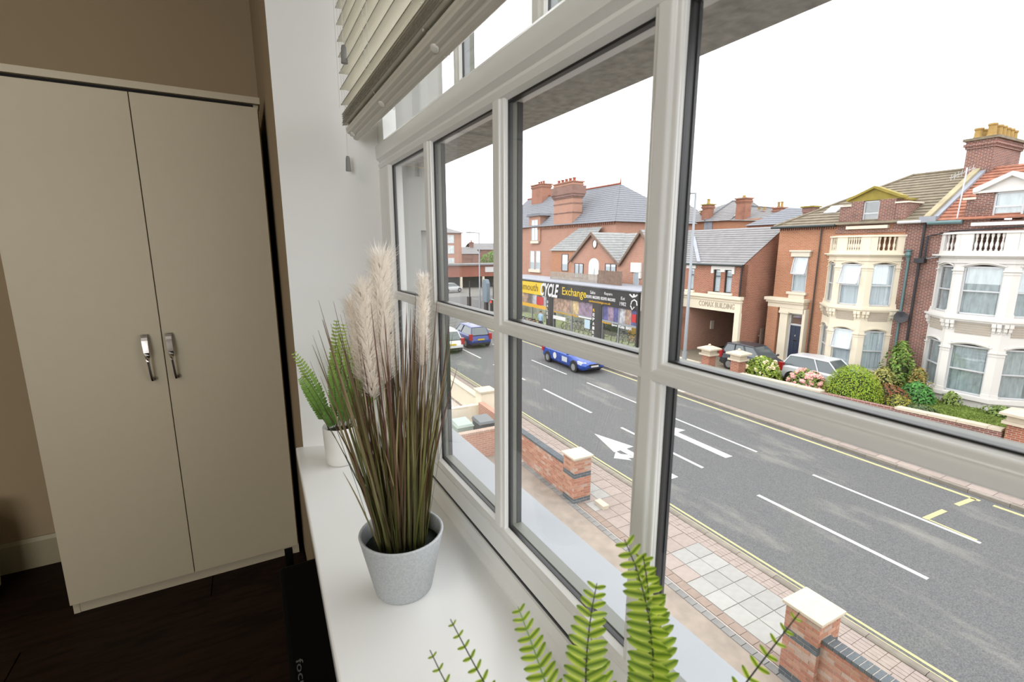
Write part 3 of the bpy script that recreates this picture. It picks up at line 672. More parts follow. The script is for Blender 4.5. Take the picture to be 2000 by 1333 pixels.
# lane arrows
line('lane_arrow', [(10.85, 14.1), (11.35, 12.45), (11.0, 12.42), (11.0, 9.98), (10.72, 9.98), (10.72, 12.40), (10.42, 12.38)], M['whitepaint'])
line('lane_arrow', [(10.10, 12.0), (10.52, 12.42), (10.52, 12.16), (10.74, 11.95), (10.74, 11.70), (10.52, 11.78), (10.52, 11.58)], M['whitepaint'])
line('lane_arrow', [(13.68, 14.3), (14.25, 12.75), (13.82, 12.72), (13.82, 10.24), (13.50, 10.26), (13.50, 12.70), (13.30, 12.68)], M['whitepaint'])
# parking bay corner marks
line('bay_mark', [(15.0, 5.26), (15.98, 5.22)], M['yellowpaint'], 0.13); line('bay_mark', [(15.04, 5.2), (14.99, 4.2)], M['yellowpaint'], 0.06)
line('bay_mark', [(16.62, 5.2), (17.5, 5.14)], M['yellowpaint'], 0.13)

pav = obj('pavement', MB().box(7.02, 9.2, V0, 62, -7.12, -6.985), M['mortar'], base=(8, 20, -7.12), kind='structure')
far = obj('pavement_2', MB().box(17.92, 21.9, V0, 47.5, -7.12, -6.925), M['mortar'], base=(20, 20, -7.12), kind='structure')
def slabmesh(m, a, b, h=0.024):
    return MB().hexa([(-a / 2, -b / 2, -h), (a / 2, -b / 2, -h), (a / 2, b / 2, -h), (-a / 2, b / 2, -h), (-a / 2 + .004, -b / 2 + .004, 0), (a / 2 - .004, -b / 2 + .004, 0), (a / 2 - .004, b / 2 - .004, 0), (-a / 2 + .004, b / 2 - .004, 0)]).mesh('paving_slab', m)
SG, SP = slabmesh(M['slab_grey'], 0.445, 0.445), slabmesh(M['slab_pink'], 0.445, 0.445)
KB = MB().prism([(-0.075, -0.16), (0.075, -0.16), (0.075, 0.0), (-0.045, 0.0), (-0.075, -0.02)], 'y', -0.448, 0.448).mesh('kerbstone', M['kerb'])
EB = slabmesh(M['edging'], 0.16, 0.215); BKp = slabmesh(M['slab_brown'], 0.195, 0.098)
for i in range(36):
    v = 2.0 + 0.455 * i
    for j in range(3):
        grey = (4.3 < v < 6.2) or (6.45 < v < 7.4 and j != 0) or (v > 9 and R() < 0.35 and j < 2)
        if 6.2 <= v < 6.45: grey = False
        inst('paving_slab', SG if grey else SP, pav, (7.66 + 0.455 * j, v, -6.966 + U(-0.003, 0.003)))
mb = MB()
for i in range(90):
    for j in range(3):
        a, b = 7.44 + 0.455 * j, 18.2 + 0.455 * i; mb.box(a, a + 0.445, b, b + 0.445, -6.99, -6.966 + U(-0.003, 0.003))
obj('paving_slabs', mb, M['slab_pink'], pav, kind='stuff')
mb = MB()
for i in range(200):                                  # small brown setts between the slabs and the kerb
    for j in range(4):
        a, b = 8.81 + 0.098 * j, 2.0 + 0.2 * i; mb.box(a, a + 0.09, b, b + 0.192, -6.99, -6.967 + U(-0.004, 0.002))
obj('setts', mb, M['slab_pink'], pav, kind='stuff')
mb = MB()
for i in range(60):
    b = 2.0 + 0.26 * i; mb.box(7.22, 7.42, b, b + 0.25, -6.99, -6.966 + U(-0.004, 0.002))
obj('border_setts', mb, M['slab_brown'], pav, kind='stuff')
for i in range(40): inst('kerbstone', KB, pav, (9.27, 1.5 + 0.905 * i, -6.93))
for i in range(42): inst('edging_block', EB, pav, (7.10, 3.9 + 0.222 * i, -6.962))
mk = KB.copy()
for i in range(52): inst('kerbstone', KB, far, (17.85, 0.4 + 0.905 * i, -6.90 + U(-0.006, 0.004)), rot=(0, 0, math.pi))
SF = slabmesh(M['slab_pink'], 0.59, 0.59)
for i in range(24):
    for j in range(6): inst('paving_slab', SF, far, (18.26 + 0.6 * j, 2.2 + 0.6 * i, -6.905 + U(-0.004, 0.004)))
obj('forecourt', MB().box(0.5, 7.02, V0, 14.0, -7.12, -6.975), M['forecourt'], base=(4, 5, -7.12), kind='structure')

# ------------------------------------------------------------------ low brick walls on our side
def brickmesh(m, l=0.215, w=0.1025, h=0.065, b=0.003):
    x, y, z = l / 2, w / 2, h / 2
    mb = MB(); mb.box(-x, x, -y, y, -z, z); me = mb.mesh('brick', m); return me
BK = {c: brickmesh(M['brick' + c]) for c in 'ABCD'}
def brick_face(parent, o, t, n, length, z0, courses, half_turn=0, dark=(), cap=None, prob=(0.45, 0.4, 0.15)):
    """one brick thick skin of single bricks on a wall face; o,t,n in plan"""
    ang = math.atan2(t[1], t[0])
    for c in range(courses):
        z = z0 + 0.075 * c + 0.0375; s = 0.0 if (c + half_turn) % 2 == 0 else -0.1125
        while s < length - 0.02:
            a, b = max(0, s), min(length, s + 0.215)
            if b - a > 0.04:
                if cap is not None and cap[0] <= 0: return
                if cap is not None: cap[0] -= 1
                q = R(); k = 'D' if c in dark else ('A' if q < prob[0] else ('B' if q < prob[0] + prob[1] else 'C'))
                mid = (a + b) / 2
                inst('brick', BK[k], parent, (o[0] + t[0] * mid + n[0] * (-0.047), o[1] + t[1] * mid + n[1] * (-0.047), z), rot=(0, 0, ang), scale=((b - a) / 0.215, 1, 1))
            s += 0.225
def pier(parent, u0, u1, v0, v1, top, dark):
    obj('core', MB().box(u0 + 0.0015, u1 - 0.0015, v0 + 0.0015, v1 - 0.0015, -7.0, top), M['mortar'], parent)
    n = int((top + 6.97) / 0.075)
    brick_face(parent, (u0, v0), (1, 0), (0, -1), u1 - u0, -6.97, n, 0, dark); brick_face(parent, (u0, v1), (0, -1), (-1, 0), v1 - v0, -6.97, n, 1, dark)
    brick_face(parent, (u1, v0), (0, 1), (1, 0), v1 - v0, -6.97, n, 1, dark)
    obj('cap_stone', MB().box(u0 - 0.05, u1 + 0.05, v0 - 0.05, v1 + 0.05, top, top + 0.055), M['capstone'], parent, bevel=0.008)
wA = root('boundary_wall', 'low red brick boundary wall with a square end pier, beyond the entrance gap', 'wall', (7.3, 12.2, -7.0))
pier(wA, 7.12, 7.68, 10.08, 10.62, -5.655, (0, 1, 10, 11))
obj('core', MB().box(7.2015, 7.40, 10.62, 14.0, -7.0, -6.002), M['mortar'], wA)
obj('core', MB().box(7.20, 7.42, 14.0, 16.9, -7.0, -6.0), M['brick_pink'], wA)
brick_face(wA, (7.20, 14.0), (0, -1), (-1, 0), 3.38, -6.97, 12, 0, (), [190])
for i in range(45):
    inst('coping_brick', BK['D'], wA, (7.30, 10.66 + 0.075 * i, -6.028), rot=(0, 0, 0), scale=(1.05, 0.63, 1.0))
wB = root('boundary_wall', 'low red brick wall with cream capped pier in the foreground, half hidden by a fern frond', 'wall', (7.3, 1.5, -7.0))
pier(wB, 7.12, 7.66, 3.50, 4.04, -5.655, (0, 1, 10, 11))
obj('core', MB().box(7.2015, 7.40, -2.0, 3.5, -7.0, -5.942), M['mortar'], wB)
brick_face(wB, (7.20, 3.5), (0, -1), (-1, 0), 2.6, -6.97, 13, 0, (), [160])
for i in range(28):
    inst('coping_brick', BK['D'], wB, (7.30, 3.45 - 0.088 * i, -5.965), rot=(0, 0, 0), scale=(1.05, 0.72, 1.0))
sb = obj('kerb_block', MB().box(7.66, 7.86, 9.45, 9.85, -6.985, -6.86), M['capstone'], label='loose pale stone block on the ground beside the square brick pier', cat='stone block', bevel=0.01)
wC = root('cross_wall', 'low brick cross wall with upright coping bricks closing the forecourt', 'wall', (4, 14.15, -7.0))
obj('core', MB().box(0.8, 7.2, 14.05, 14.27, -7.0, -6.08), M['brick_pink'], wC)
CBm = BK['C']
for i in range(72): inst('coping_brick', CBm, wC, (1.9 + 0.0735 * i, 14.16, -6.045), rot=(0, 0, math.pi / 2), scale=(1.05, 0.62, 1.0))
# neighbour's rendered wall and bins
nw = root('rendered_wall', 'cream rendered garden wall with a square pier next door', 'wall', (7.8, 18, -7.0))
obj('body', MB().box(7.55, 7.75, 17.6, 27.0, -7.0, -6.15).box(2.0, 7.5, 17.45, 17.65, -7.0, -6.3).box(7.45, 8.05, 17.2, 17.8, -7.0, -5.75), M['stucco_cream'], nw)
obj('cap_stone', MB().box(7.38, 8.12, 17.13, 17.87, -5.75, -5.68).box(7.5, 7.8, 17.87, 27.0, -6.15, -6.09), M['capstone'], nw)
def bin_(label, c, u, v):
    b = root('wheelie_bin', label, 'bin', (u, v, -7.0), group='wheelie bins next door')
    obj('body', MB().hexa([(u - .24, v - .28, -6.98), (u + .24, v - .28, -6.98), (u + .24, v + .26, -6.98), (u - .24, v + .26, -6.98), (u - .29, v - .34, -6.02), (u + .29, v - .34, -6.02), (u + .29, v + .34, -6.02), (u - .29, v + .34, -6.02)]), c, b)
    obj('lid', MB().hexa([(u - .31, v - .38, -6.02), (u + .31, v - .38, -6.02), (u + .31, v + .38, -6.02), (u - .31, v + .38, -6.02), (u - .27, v - .34, -5.94), (u + .27, v - .34, -5.94), (u + .27, v + .34, -5.90), (u - .27, v + .34, -5.90)]), c, b)
    for s in (-1, 1): obj('wheel', MB().tube([(u + .22 * s - .03, v + .3, -6.9), (u + .22 * s + .03, v + .3, -6.9)], 0.1, 12), M['black'], b)
M['bin_grey'] = mat('grey_bin_plastic', (120, 124, 126), 0.5); M['bin_green'] = mat('pale_green_bin_plastic', (178, 196, 182), 0.5)
bin_('grey wheelie bin next to the rendered pier', M['bin_grey'], 6.55, 14.95)
bin_('pale green wheelie bin beside the grey one', M['bin_green'], 5.75, 15.0)
# ------------------------------------------------------------------ building helpers
def unit(a, b):
    dx, dy = b[0] - a[0], b[1] - a[1]; l = math.hypot(dx, dy); return (dx / l, dy / l), l
def outn(t):                                          # outward = towards us: left-to-right faces run to lower v
    n = (t[1], -t[0]); return n if n[0] < 0 or (abs(n[0]) < 1e-6 and n[1] < 0) else (-n[0], -n[1])
def slope(mb, a, b, c, d, n, lift=0.045):             # a,b eave; c,d top edge over b and a: n lapped courses
    a, b, c, d = map(Vector, (a, b, c, d)); nr = (b - a).cross(d - a)
    if nr.length < 1e-6: nr = (b - a).cross(c - a)
    nr.normalize()
    if nr.z < 0: nr = -nr
    for i in range(n):
        t0, t1 = i / n, (i + 1) / n
        p, q = a.lerp(d, t0), b.lerp(c, t0); r, s = b.lerp(c, t1), a.lerp(d, t1)
        P, Q = p + nr * lift, q + nr * lift
        if (s - r).length < 1e-4: mb.poly([P, Q, r + nr * 0.004])
        else: mb.poly([P, Q, r + nr * 0.004, s + nr * 0.004])
        mb.poly([p, q, Q, P])
def sash(parent, A, B, z0, z1, d=-0.10, zm=None, vent=0.0, cur=None, name='window', fr=0.065, mullion=False):
    t, L = unit(A, B); n = outn(t); mb = MB(); zm = zm if zm is not None else (z0 + z1) / 2
    for s0, s1, za, zb in ((0, fr, z0, z1), (L - fr, L, z0, z1), (0, L, z0, z0 + fr), (0, L, z1 - fr, z1), (fr, L - fr, zm - fr * 0.45, zm + fr * 0.45)):
        mb.obox(A, t, n, s0, s1, d - 0.05, d + 0.02, za, zb)
    if mullion: mb.obox(A, t, n, L / 2 - 0.03, L / 2 + 0.03, d - 0.05, d + 0.02, z0, z1)
    w = obj(name, mb, M['joinery'], parent)
    obj('pane', MB().obox(A, t, n, fr, L - fr, d - 0.025, d - 0.015, z0 + fr, zm - 0.02), M['houseglass'], w)
    if vent:
        ca, sa = math.cos(vent), math.sin(vent); H = z1 - zm - 0.03; ft = 0.05
        def P(s, k, e): # k down from the hinge, e out of the leaf
            return (A[0] + t[0] * s + n[0] * (d + 0.02 + k * sa + e * ca), A[1] + t[1] * s + n[1] * (d + 0.02 + k * sa + e * ca), z1 - 0.02 - k * ca + e * sa)
        def pb(m, s0, s1, k0, k1, e0=0.0, e1=0.05):
            m.hexa([P(s0, k1, e0), P(s1, k1, e0), P(s1, k1, e1), P(s0, k1, e1), P(s0, k0, e0), P(s1, k0, e0), P(s1, k0, e1), P(s0, k0, e1)])
        m = MB()
        for q in ((0, ft, 0, H), (L - ft, L, 0, H), (0, L, 0, ft), (0, L, H - ft, H)): pb(m, *q)
        obj('open_vent', m, M['joinery'], w); m = MB(); pb(m, ft, L - ft, ft, H - ft, 0.02, 0.03); obj('pane', m, M['houseglass'], w)
    else: obj('pane', MB().obox(A, t, n, fr, L - fr, d - 0.025, d - 0.015, zm + 0.02, z1 - fr), M['houseglass'], w)
    if cur:
        m = MB(); k = max(8, int(L / 0.045)); rows = []
        for zz in (z0 + 0.02, z1 - 0.02):
            rows.append([(A[0] + t[0] * (L * i / k) + n[0] * (d - 0.10 + 0.022 * math.sin(i * 1.9 + math.sin(i * 0.7) * 1.5)), A[1] + t[1] * (L * i / k) + n[1] * (d - 0.10 + 0.022 * math.sin(i * 1.9 + math.sin(i * 0.7) * 1.5)), zz) for i in range(k + 1)])
        for i in range(k): m.poly([rows[0][i], rows[0][i + 1], rows[1][i + 1], rows[1][i]])
        obj('curtain', m, cur, w)
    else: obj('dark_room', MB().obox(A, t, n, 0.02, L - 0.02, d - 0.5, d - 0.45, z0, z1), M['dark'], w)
    return w
def holed(mb, u0, u1, v0, v1, z0, z1, holes):          # wall slab with real openings (va, vb, za, zb)
    vs = sorted({v0, v1, *[h[0] for h in holes], *[h[1] for h in holes]}); zs = sorted({z0, z1, *[h[2] for h in holes], *[h[3] for h in holes]})
    for a, b in zip(vs, vs[1:]):
        run = None
        for c, d in zip(zs, zs[1:]):
            if any(h[0] - 1e-6 <= a and b <= h[1] + 1e-6 and h[2] - 1e-6 <= c and d <= h[3] + 1e-6 for h in holes):
                if run: mb.box(u0, u1, a, b, *run); run = None
            else: run = (run[0] if run else c, d)
        if run: mb.box(u0, u1, a, b, *run)
    return mb
def chain_off(P, d):                                   # offset an open 4-point bay outline by d
    out = []
    segs = []
    for a, b in zip(P, P[1:]):
        t, l = unit(a, b); n = outn(t); segs.append(((a[0] + n[0] * d, a[1] + n[1] * d), t))
    def isect(p, t, q, s):
        det = t[0] * -s[1] + s[0] * t[1]; k = ((q[0] - p[0]) * -s[1] + s[0] * (q[1] - p[1])) / det; return (p[0] + t[0] * k, p[1] + t[1] * k)
    w = (P[0][0], 0); back = (0.0, 1.0)
    out.append(isect(segs[0][0], segs[0][1], (P[0][0], P[0][1]), back))
    for a, b in zip(segs, segs[1:]): out.append(isect(a[0], a[1], b[0], b[1]))
    out.append(isect(segs[-1][0], segs[-1][1], (P[-1][0], P[-1][1]), back)); return out
def band(mb, P, d, z0, z1): mb.prism(chain_off(P, d), 'z', z0, z1)
BAL = MB().lathe([(0.055, 0), (0.055, 0.03), (0.03, 0.05), (0.06, 0.15), (0.058, 0.19), (0.028, 0.27), (0.04, 0.30), (0.028, 0.33), (0.058, 0.41), (0.05, 0.44), (0.055, 0.47)], (0, 0, 0), 8)
def bay(parent, P, m, zs, pw, vents=(), cur=None, curlow=None, nb=(2, 6, 4)):
    """two-storey canted bay: real openings between corner piers, sashes set back inside them"""
    ztop, zrail, zcor, zh1, zs1, zled, zh2, zs2, zbase = zs
    b = MB()
    band(b, P, -0.0, zbase - 0.7, zbase); band(b, P, 0.12, zbase, zs2 - 0.02); band(b, P, 0.03, zs2 - 0.02, zs2)
    band(b, P, 0.0, zh2, zled - 0.04); band(b, P, 0.16, zled - 0.04, zled + 0.05); band(b, P, 0.05, zled + 0.05, zs1)
    band(b, P, 0.10, zled - 0.12, zled - 0.04); band(b, P, 0.0, zh1, zcor); band(b, P, 0.05, zcor - 0.30, zcor - 0.24); band(b, P, 0.10, zcor - 0.07, zcor); band(b, P, 0.20, zcor, zcor + 0.07)
    band(b, P, 0.02, zcor + 0.07, zcor + 0.22); band(b, P, 0.06, ztop - 0.09, ztop)
    bd = obj('bay', b, m, parent)
    pm = MB(); hm = MB(); qm = MB()
    faces = list(zip(P, P[1:]))
    for fi, (a, c) in enumerate(faces):
        t, L = unit(a, c); n = outn(t); wL = pw if fi > 0 else pw * 0.75; wR = pw if fi < 2 else pw * 0.75
        if fi == 0: wL, wR = pw * 0.55, pw * 0.75
        for (zb, zt) in ((zs2, zh2), (zs1, zh1)):
            pm.obox(a, t, n, 0, wL, -0.28, 0, zb, zt); pm.obox(a, t, n, L - wR, L, -0.28, 0, zb, zt)
            zc = zt - 0.30
            for s0, s1 in ((0, wL), (L - wR, L)):
                pm.obox(a, t, n, s0 - 0.03, s1 + 0.03, -0.20, 0.045, zc, zc + 0.05); pm.obox(a, t, n, s0 - 0.01, s1 + 0.01, -0.20, 0.02, zc - 0.12, zc - 0.09)
                pm.obox(a, t, n, s0 - 0.02, s1 + 0.02, -0.20, 0.035, zb, zb + 0.14)
            s0, s1 = wL, L - wR; rise = 0.11 * min(1, (s1 - s0)); k = 8          # shallow arched head
            arc = [(s0 + (s1 - s0) * i / k, zt - 0.12 - 0.0 + rise * math.sin(math.pi * i / k) - 0.02) for i in range(k + 1)]
            hm.oprism(a, t, n, arc + [(s1, zt + 0.002), (s0, zt + 0.002)], -0.20, -0.03)
            mould = [(s0 - 0.06 + (s1 - s0 + 0.12) * i / k, zt - 0.10 + (rise + 0.02) * math.sin(math.pi * i / k)) for i in range(k + 1)]
            hm.oprism(a, t, n, mould + [(x, z + 0.055) for x, z in mould[::-1]], -0.04, 0.045)
            A = (a[0] + t[0] * s0, a[1] + t[1] * s0); B = (a[0] + t[0] * s1, a[1] + t[1] * s1)
            up = zb == zs1
            sash(parent, A, B, zb + 0.01, zt - 0.10, -0.11, zb + 0.47 * (zt - zb), vents[fi][0 if up else 1] if vents else 0.0, cur if up else (curlow or cur))
        # panels and brackets between the storeys
        pz0, pz1 = zh2 + 0.42, zled - 0.16
        if L > 0.9:
            for q in range(5): qm.obox(a, t, n, wL + 0.05, L - wR - 0.05, 0, 0.022, pz0 + (pz1 - pz0) * q / 5, pz0 + (pz1 - pz0) * (q + 0.72) / 5)
        for s in (wL * 0.25, wL * 0.85, L - wR * 0.85, L - wR * 0.25):
            hm.obox(a, t, n, s - 0.07, s + 0.07, 0, 0.15, pz1 - 0.10, pz1 + 0.06); hm.obox(a, t, n, s - 0.06, s + 0.06, 0, 0.10, pz1 - 0.26, pz1 - 0.10); hm.obox(a, t, n, s - 0.035, s + 0.035, 0, 0.045, pz1 - 0.36, pz1 - 0.26)
        # balustrade
        zb0, zb1 = zcor + 0.22, ztop - 0.09
        pst = 0.42 if fi == 1 else 0.30
        for s0, s1 in ((0, pst), (L - pst, L)): pm.obox(a, t, n, s0, s1, -0.16, 0.02, zb0, zb1)
        for i in range(nb[fi]):
            s = pst + (L - 2 * pst) * (i + 0.5) / nb[fi]
            BALS.append((parent, m, (a[0] + t[0] * s - n[0] * 0.07, a[1] + t[1] * s - n[1] * 0.07, zb0), (zb1 - zb0) / 0.47))
    obj('panel', qm, M['panel'], bd); obj('corner_pier', pm, m, bd); obj('moulding', hm, m, bd)
BALS = []
BALM = {}
def flush_bal():
    for par, m, pos, sc in BALS:
        if m.name not in BALM: BALM[m.name] = BAL.mesh('baluster', m, smooth=True)
        inst('baluster', BALM[m.name], par, pos, scale=(1, 1, sc))
    BALS.clear()
def chimney(parent, u0, u1, v0, v1, z0, z1, m, capm, pots, pm, corb=True, po=0.55):
    c = MB().box(u0, u1, v0, v1, z0, z1 - 0.5)
    if corb:
        for k, (o, a, b) in enumerate(((0.06, 0.5, 0.38), (0.12, 0.38, 0.26), (0.05, 0.26, 0.12))): c.box(u0 - o, u1 + o, v0 - o, v1 + o, z1 - a, z1 - b)
    else: c.box(u0 - 0.05, u1 + 0.05, v0 - 0.05, v1 + 0.05, z1 - 0.5, z1 - 0.12)
    ch = obj('chimney', c, m, parent)
    obj('chimney_cap', MB().box(u0 - 0.16, u1 + 0.16, v0 - 0.16, v1 + 0.16, z1 - 0.12, z1), capm, ch)
    for (pu, pv, h, r) in pots:
        obj('chimney_pot', MB().lathe([(r * 1.15, 0), (r * 1.1, 0.08), (r, 0.12), (r * 0.9, h - 0.12), (r * 1.1, h - 0.08), (r * 1.1, h), (r * 0.8, h)], (pu, pv, z1), 10), pm, ch)
def pipe(parent, pts, m, r=0.045): obj('drainpipe', MB().tube(pts, r, 8), m, parent)

# ------------------------------------------------------------------ house with the cream bay
HL = root('house', 'orange brick house with cream bay windows and a dark blue front door', 'house', (30, 15.4, -7.0))
obj('wall', holed(MB(), 28.0, 28.3, 11.70, 18.95, -7.0, 1.30, [(17.02, 17.88, -2.46, -0.40)]).box(28.3, 36.8, 11.70, 18.95, -7.0, 1.30), M['brick_orange'], HL)
obj('wall_end', MB().box(27.99, 28.3, 11.70, 12.45, -7.0, 1.30), M['brick_brown'], HL)
dm = MB()
for i in range(26):
    v = 15.7 + 0.125 * i
    dm.box(27.90, 28.0, v, v + 0.07, 1.12, 1.27)
obj('dentils', dm, M['brick_red'], HL); 
rf = MB()
slope(rf, (27.7, 19.25, 1.30), (27.7, 11.75, 1.30), (32.5, 11.75, 4.02), (32.5, 14.5, 4.02), 17)
slope(rf, (37.3, 19.25, 1.30), (27.7, 19.25, 1.30), (32.5, 14.5, 4.02), (32.5, 14.5, 4.02), 17)
slope(rf, (37.3, 11.75, 1.30), (37.3, 19.25, 1.30), (32.5, 14.5, 4.02), (32.5, 11.75, 4.02), 8)
ro = obj('roof_tiles', rf, M['tile_brown'], HL, kind='stuff')
obj('ridge_tiles', MB().tube([(32.5, 11.8, 4.05), (32.5, 14.5, 4.05), (27.75, 19.2, 1.36)], 0.09, 6), M['tile_brown'], HL)
obj('skylight', MB().hexa([(28.9, 17.0, 2.02), (28.9, 16.35, 2.02), (29.6, 16.35, 2.42), (29.6, 17.0, 2.42), (28.86, 17.0, 2.08), (28.86, 16.35, 2.08), (29.56, 16.35, 2.48), (29.56, 17.0, 2.48)]), M['joinery'], HL)
obj('gutter', MB().tube([(27.68, 19.3, 1.30), (27.68, 15.62, 1.30)], 0.075, 8), M['gutter'], HL)
obj('gutter', MB().tube([(27.68, 12.7, 1.30), (27.68, 11.75, 1.30)], 0.07, 8), M['joinery'], HL)
# dormer flush with the front wall
dr = MB().box(27.95, 30.2, 13.02, 14.50 + 0.02, 1.25, 1.28).box(27.95, 28.25, 14.48, 15.05, 1.28, 2.48).box(27.95, 28.25, 13.02, 13.72, 1.28, 2.48).box(27.97, 30.2, 12.50, 13.02, 1.0, 2.24).box(27.97, 30.2, 15.05, 15.60, 1.0, 2.24).box(28.25, 30.6, 13.02, 13.2, 1.28, 2.48).box(28.25, 30.6, 14.87, 15.05, 1.28, 2.48)
d_ = obj('dormer', dr, M['brick_brown'], HL)
obj('shoulder_coping', MB().box(27.90, 30.2, 12.45, 13.04, 2.24, 2.32).box(27.90, 30.2, 15.03, 15.65, 2.24, 2.32), M['stone_trim'], d_)
pd = MB().prism([(15.22, 2.48), (12.85, 2.48), (12.85, 2.56), (14.03, 3.10), (15.22, 2.56)], 'x', 27.98, 28.5).prism([(15.28, 2.50), (15.28, 2.62), (14.03, 3.18), (12.79, 2.62), (12.79, 2.50), (14.03, 3.06)], 'x', 27.84, 28.5).box(28.5, 30.9, 12.95, 15.12, 2.46, 2.56)
obj('pediment', pd, M['lichen'], d_)
sash(HL, (28.0, 14.48), (28.0, 13.72), 1.24, 2.46, -0.06, 1.84)
obj('window_sill', MB().box(27.78, 28.1, 13.16, 15.10, 1.06, 1.22), M['stone_trim'], HL)
obj('parapet_band', MB().box(27.93, 28.1, 12.4, 15.7, 0.86, 1.02), M['brick_brown'], HL)
# small first-floor window
sash(HL, (28.0, 17.88), (28.0, 17.02), -2.46, -0.40, -0.06, -1.45, 0.22, M['net'])
obj('window_head', MB().box(27.85, 28.1, 16.90, 18.0, -0.40, -0.12).box(27.78, 28.1, 16.82, 18.08, -0.12, -0.03), M['stone_trim'], HL)
obj('window_sill', MB().box(27.82, 28.1, 16.86, 18.04, -2.60, -2.46).box(27.88, 28.1, 16.98, 17.92, -2.92, -2.60), M['stone_trim'], HL)
# porch and door
po = MB().box(27.42, 28.0, 16.66, 19.14, -3.02, -2.84).box(27.50, 28.0, 16.72, 19.06, -3.14, -3.02).box(27.60, 28.0, 16.76, 18.98, -3.42, -3.14).box(27.62, 28.0, 17.66, 18.14, -6.6, -3.62).box(27.56, 28.0, 17.60, 18.20, -3.75, -3.62).box(27.62, 28.0, 16.62, 16.78, -6.6, -3.42).box(27.62, 28.0, 16.7, 18.2, -3.70, -3.42)
obj('porch', po, M['stucco_cream'], HL)
obj('porch_pier', MB().box(27.58, 28.0, 18.28, 18.95, -7.0, -3.42), M['brick_orange'], HL)
dd = obj('door', MB().box(27.90, 27.96, 16.82, 17.62, -6.6, -4.42), M['door_blue'], HL)
for (a, b, c, e) in ((16.90, 17.17, -5.2, -4.55), (17.27, 17.54, -5.2, -4.55), (16.90, 17.17, -6.4, -5.45), (17.27, 17.54, -6.4, -5.45)):
    obj('door_panel', MB().box(27.885, 27.90, a, b, c, e), M['door_blue'], dd)
obj('knocker', MB().tube([(27.87, 17.22, -5.0), (27.85, 17.22, -5.08), (27.87, 17.22, -5.14)], 0.015, 6), M['chrome'], dd)
obj('letter_box', MB().box(27.88, 27.90, 17.12, 17.32, -5.38, -5.30), M['chrome'], dd)
obj('fanlight', MB().box(27.90, 27.95, 16.84, 17.60, -4.32, -3.80), M['houseglass'], HL); obj('fanlight_frame', MB().box(27.88, 27.97, 16.80, 17.64, -4.44, -4.34).box(27.88, 27.97, 17.58, 17.66, -6.6, -3.7).box(27.88, 27.97, 16.78, 16.84, -6.6, -3.7).box(27.88, 27.97, 16.80, 17.64, -3.80, -3.70), M['joinery'], HL)
obj('doorstep', MB().box(27.2, 28.0, 16.6, 18.3, -7.0, -6.6), M['stone_trim'], HL)
bay(HL, [(28, 15.90), (26.9, 14.86), (26.9, 13.36), (28, 12.42)], M['stucco_cream'], (0.72, 0.6, -0.26, -0.62, -2.82, -2.98, -4.0, -6.15, -6.35), 0.27, ((0, 0), (0.30, 0.22), (0, 0)), M['net'], M['net'], (3, 6, 4))
pipe(HL, [(27.9, 16.42, 1.25), (27.9, 16.42, -6.9)], M['pipe_brown'])
pipe(HL, [(27.9, 12.12, -0.35), (27.9, 12.12, -6.8)], M['pipe_green'], 0.055)
obj('rainwater_head', MB().lathe([(0.05, -0.55), (0.06, -0.4), (0.14, -0.25), (0.10, -0.1), (0.14, -0.05), (0.14, 0.0)], (27.88, 12.15, 0.0), 8), M['pipe_green'], HL)
obj('satellite_dish', MB().lathe([(0.02, 0.0), (0.2, 0.03), (0.29, 0.09), (0.27, 0.09), (0.02, 0.02)], (0, 0, 0), 14), M['pipe_black'], HL, base=(0, 0, 0)).location = (27.72 - 30, 11.98 - 15.4, -3.28 + 7.0)
sd = bpy.data.objects['satellite_dish']; sd.rotation_euler = (0, math.radians(-75), 0.3); BASE[sd.name] = (27.72, 11.98, -3.28)
obj('dish_arm', MB().tube([(27.98, 11.98, -3.4), (27.72, 11.98, -3.28)], 0.02, 6), M['pipe_black'], HL)

# ------------------------------------------------------------------ house with the white bay
HR = root('house', 'brown brick house with white bay windows and a red tiled roof', 'house', (30, 8.0, -7.0))
obj('wall', MB().box(28.0, 36.8, 3.6, 11.695, -7.0, 1.24), M['brick_brown'], HR)
obj('side_wall', MB().box(28.0, 36.0, -2.5, 3.595, -7.0, 1.24), M['brick_brown'], HR)
rf = MB(); slope(rf, (27.75, 11.45, 1.30), (27.75, 3.6, 1.30), (32.5, 3.6, 4.02), (32.5, 11.45, 4.02), 17); slope(rf, (37.3, 3.6, 1.30), (37.3, 11.45, 1.30), (32.5, 11.45, 4.02), (32.5, 3.6, 4.02), 8)
obj('roof_tiles', rf, M['tile_red'], HR, kind='stuff')
obj('party_parapet', MB().prism([(27.7, 1.32), (32.5, 4.10), (32.5, 4.30), (27.7, 1.54)], 'y', 11.44, 11.70), mat('lichened_parapet', (196, 184, 148), 0.9, 0.15, 2.0), HR)
obj('lead_flashing', MB().prism([(27.8, 1.30), (32.5, 4.02), (32.5, 4.20), (27.8, 1.46)], 'y', 11.22, 11.43).box(27.65, 28.2, 11.2, 11.85, 1.25, 1.52), M['lead'], HR)
obj('gutter', MB().tube([(27.7, 11.5, 1.22), (27.7, 10.25, 1.22)], 0.085, 8), M['pipe_green'], HR)
dr = MB().box(27.95, 28.25, 9.39, 10.02, 0.9, 2.42).box(27.95, 28.25, 7.9, 8.40, 0.9, 2.42).box(27.97, 30.3, 10.02, 10.3, 0.9, 2.16).box(28.25, 30.6, 9.85, 10.02, 1.1, 2.42).box(28.25, 30.6, 7.9, 8.07, 1.1, 2.42).box(27.97, 28.25, 7.3, 7.9, 0.9, 2.16).box(27.97, 30.6, 8.0, 9.9, 0.9, 1.2)
d_ = obj('dormer', dr, M['brick_brown'], HR)
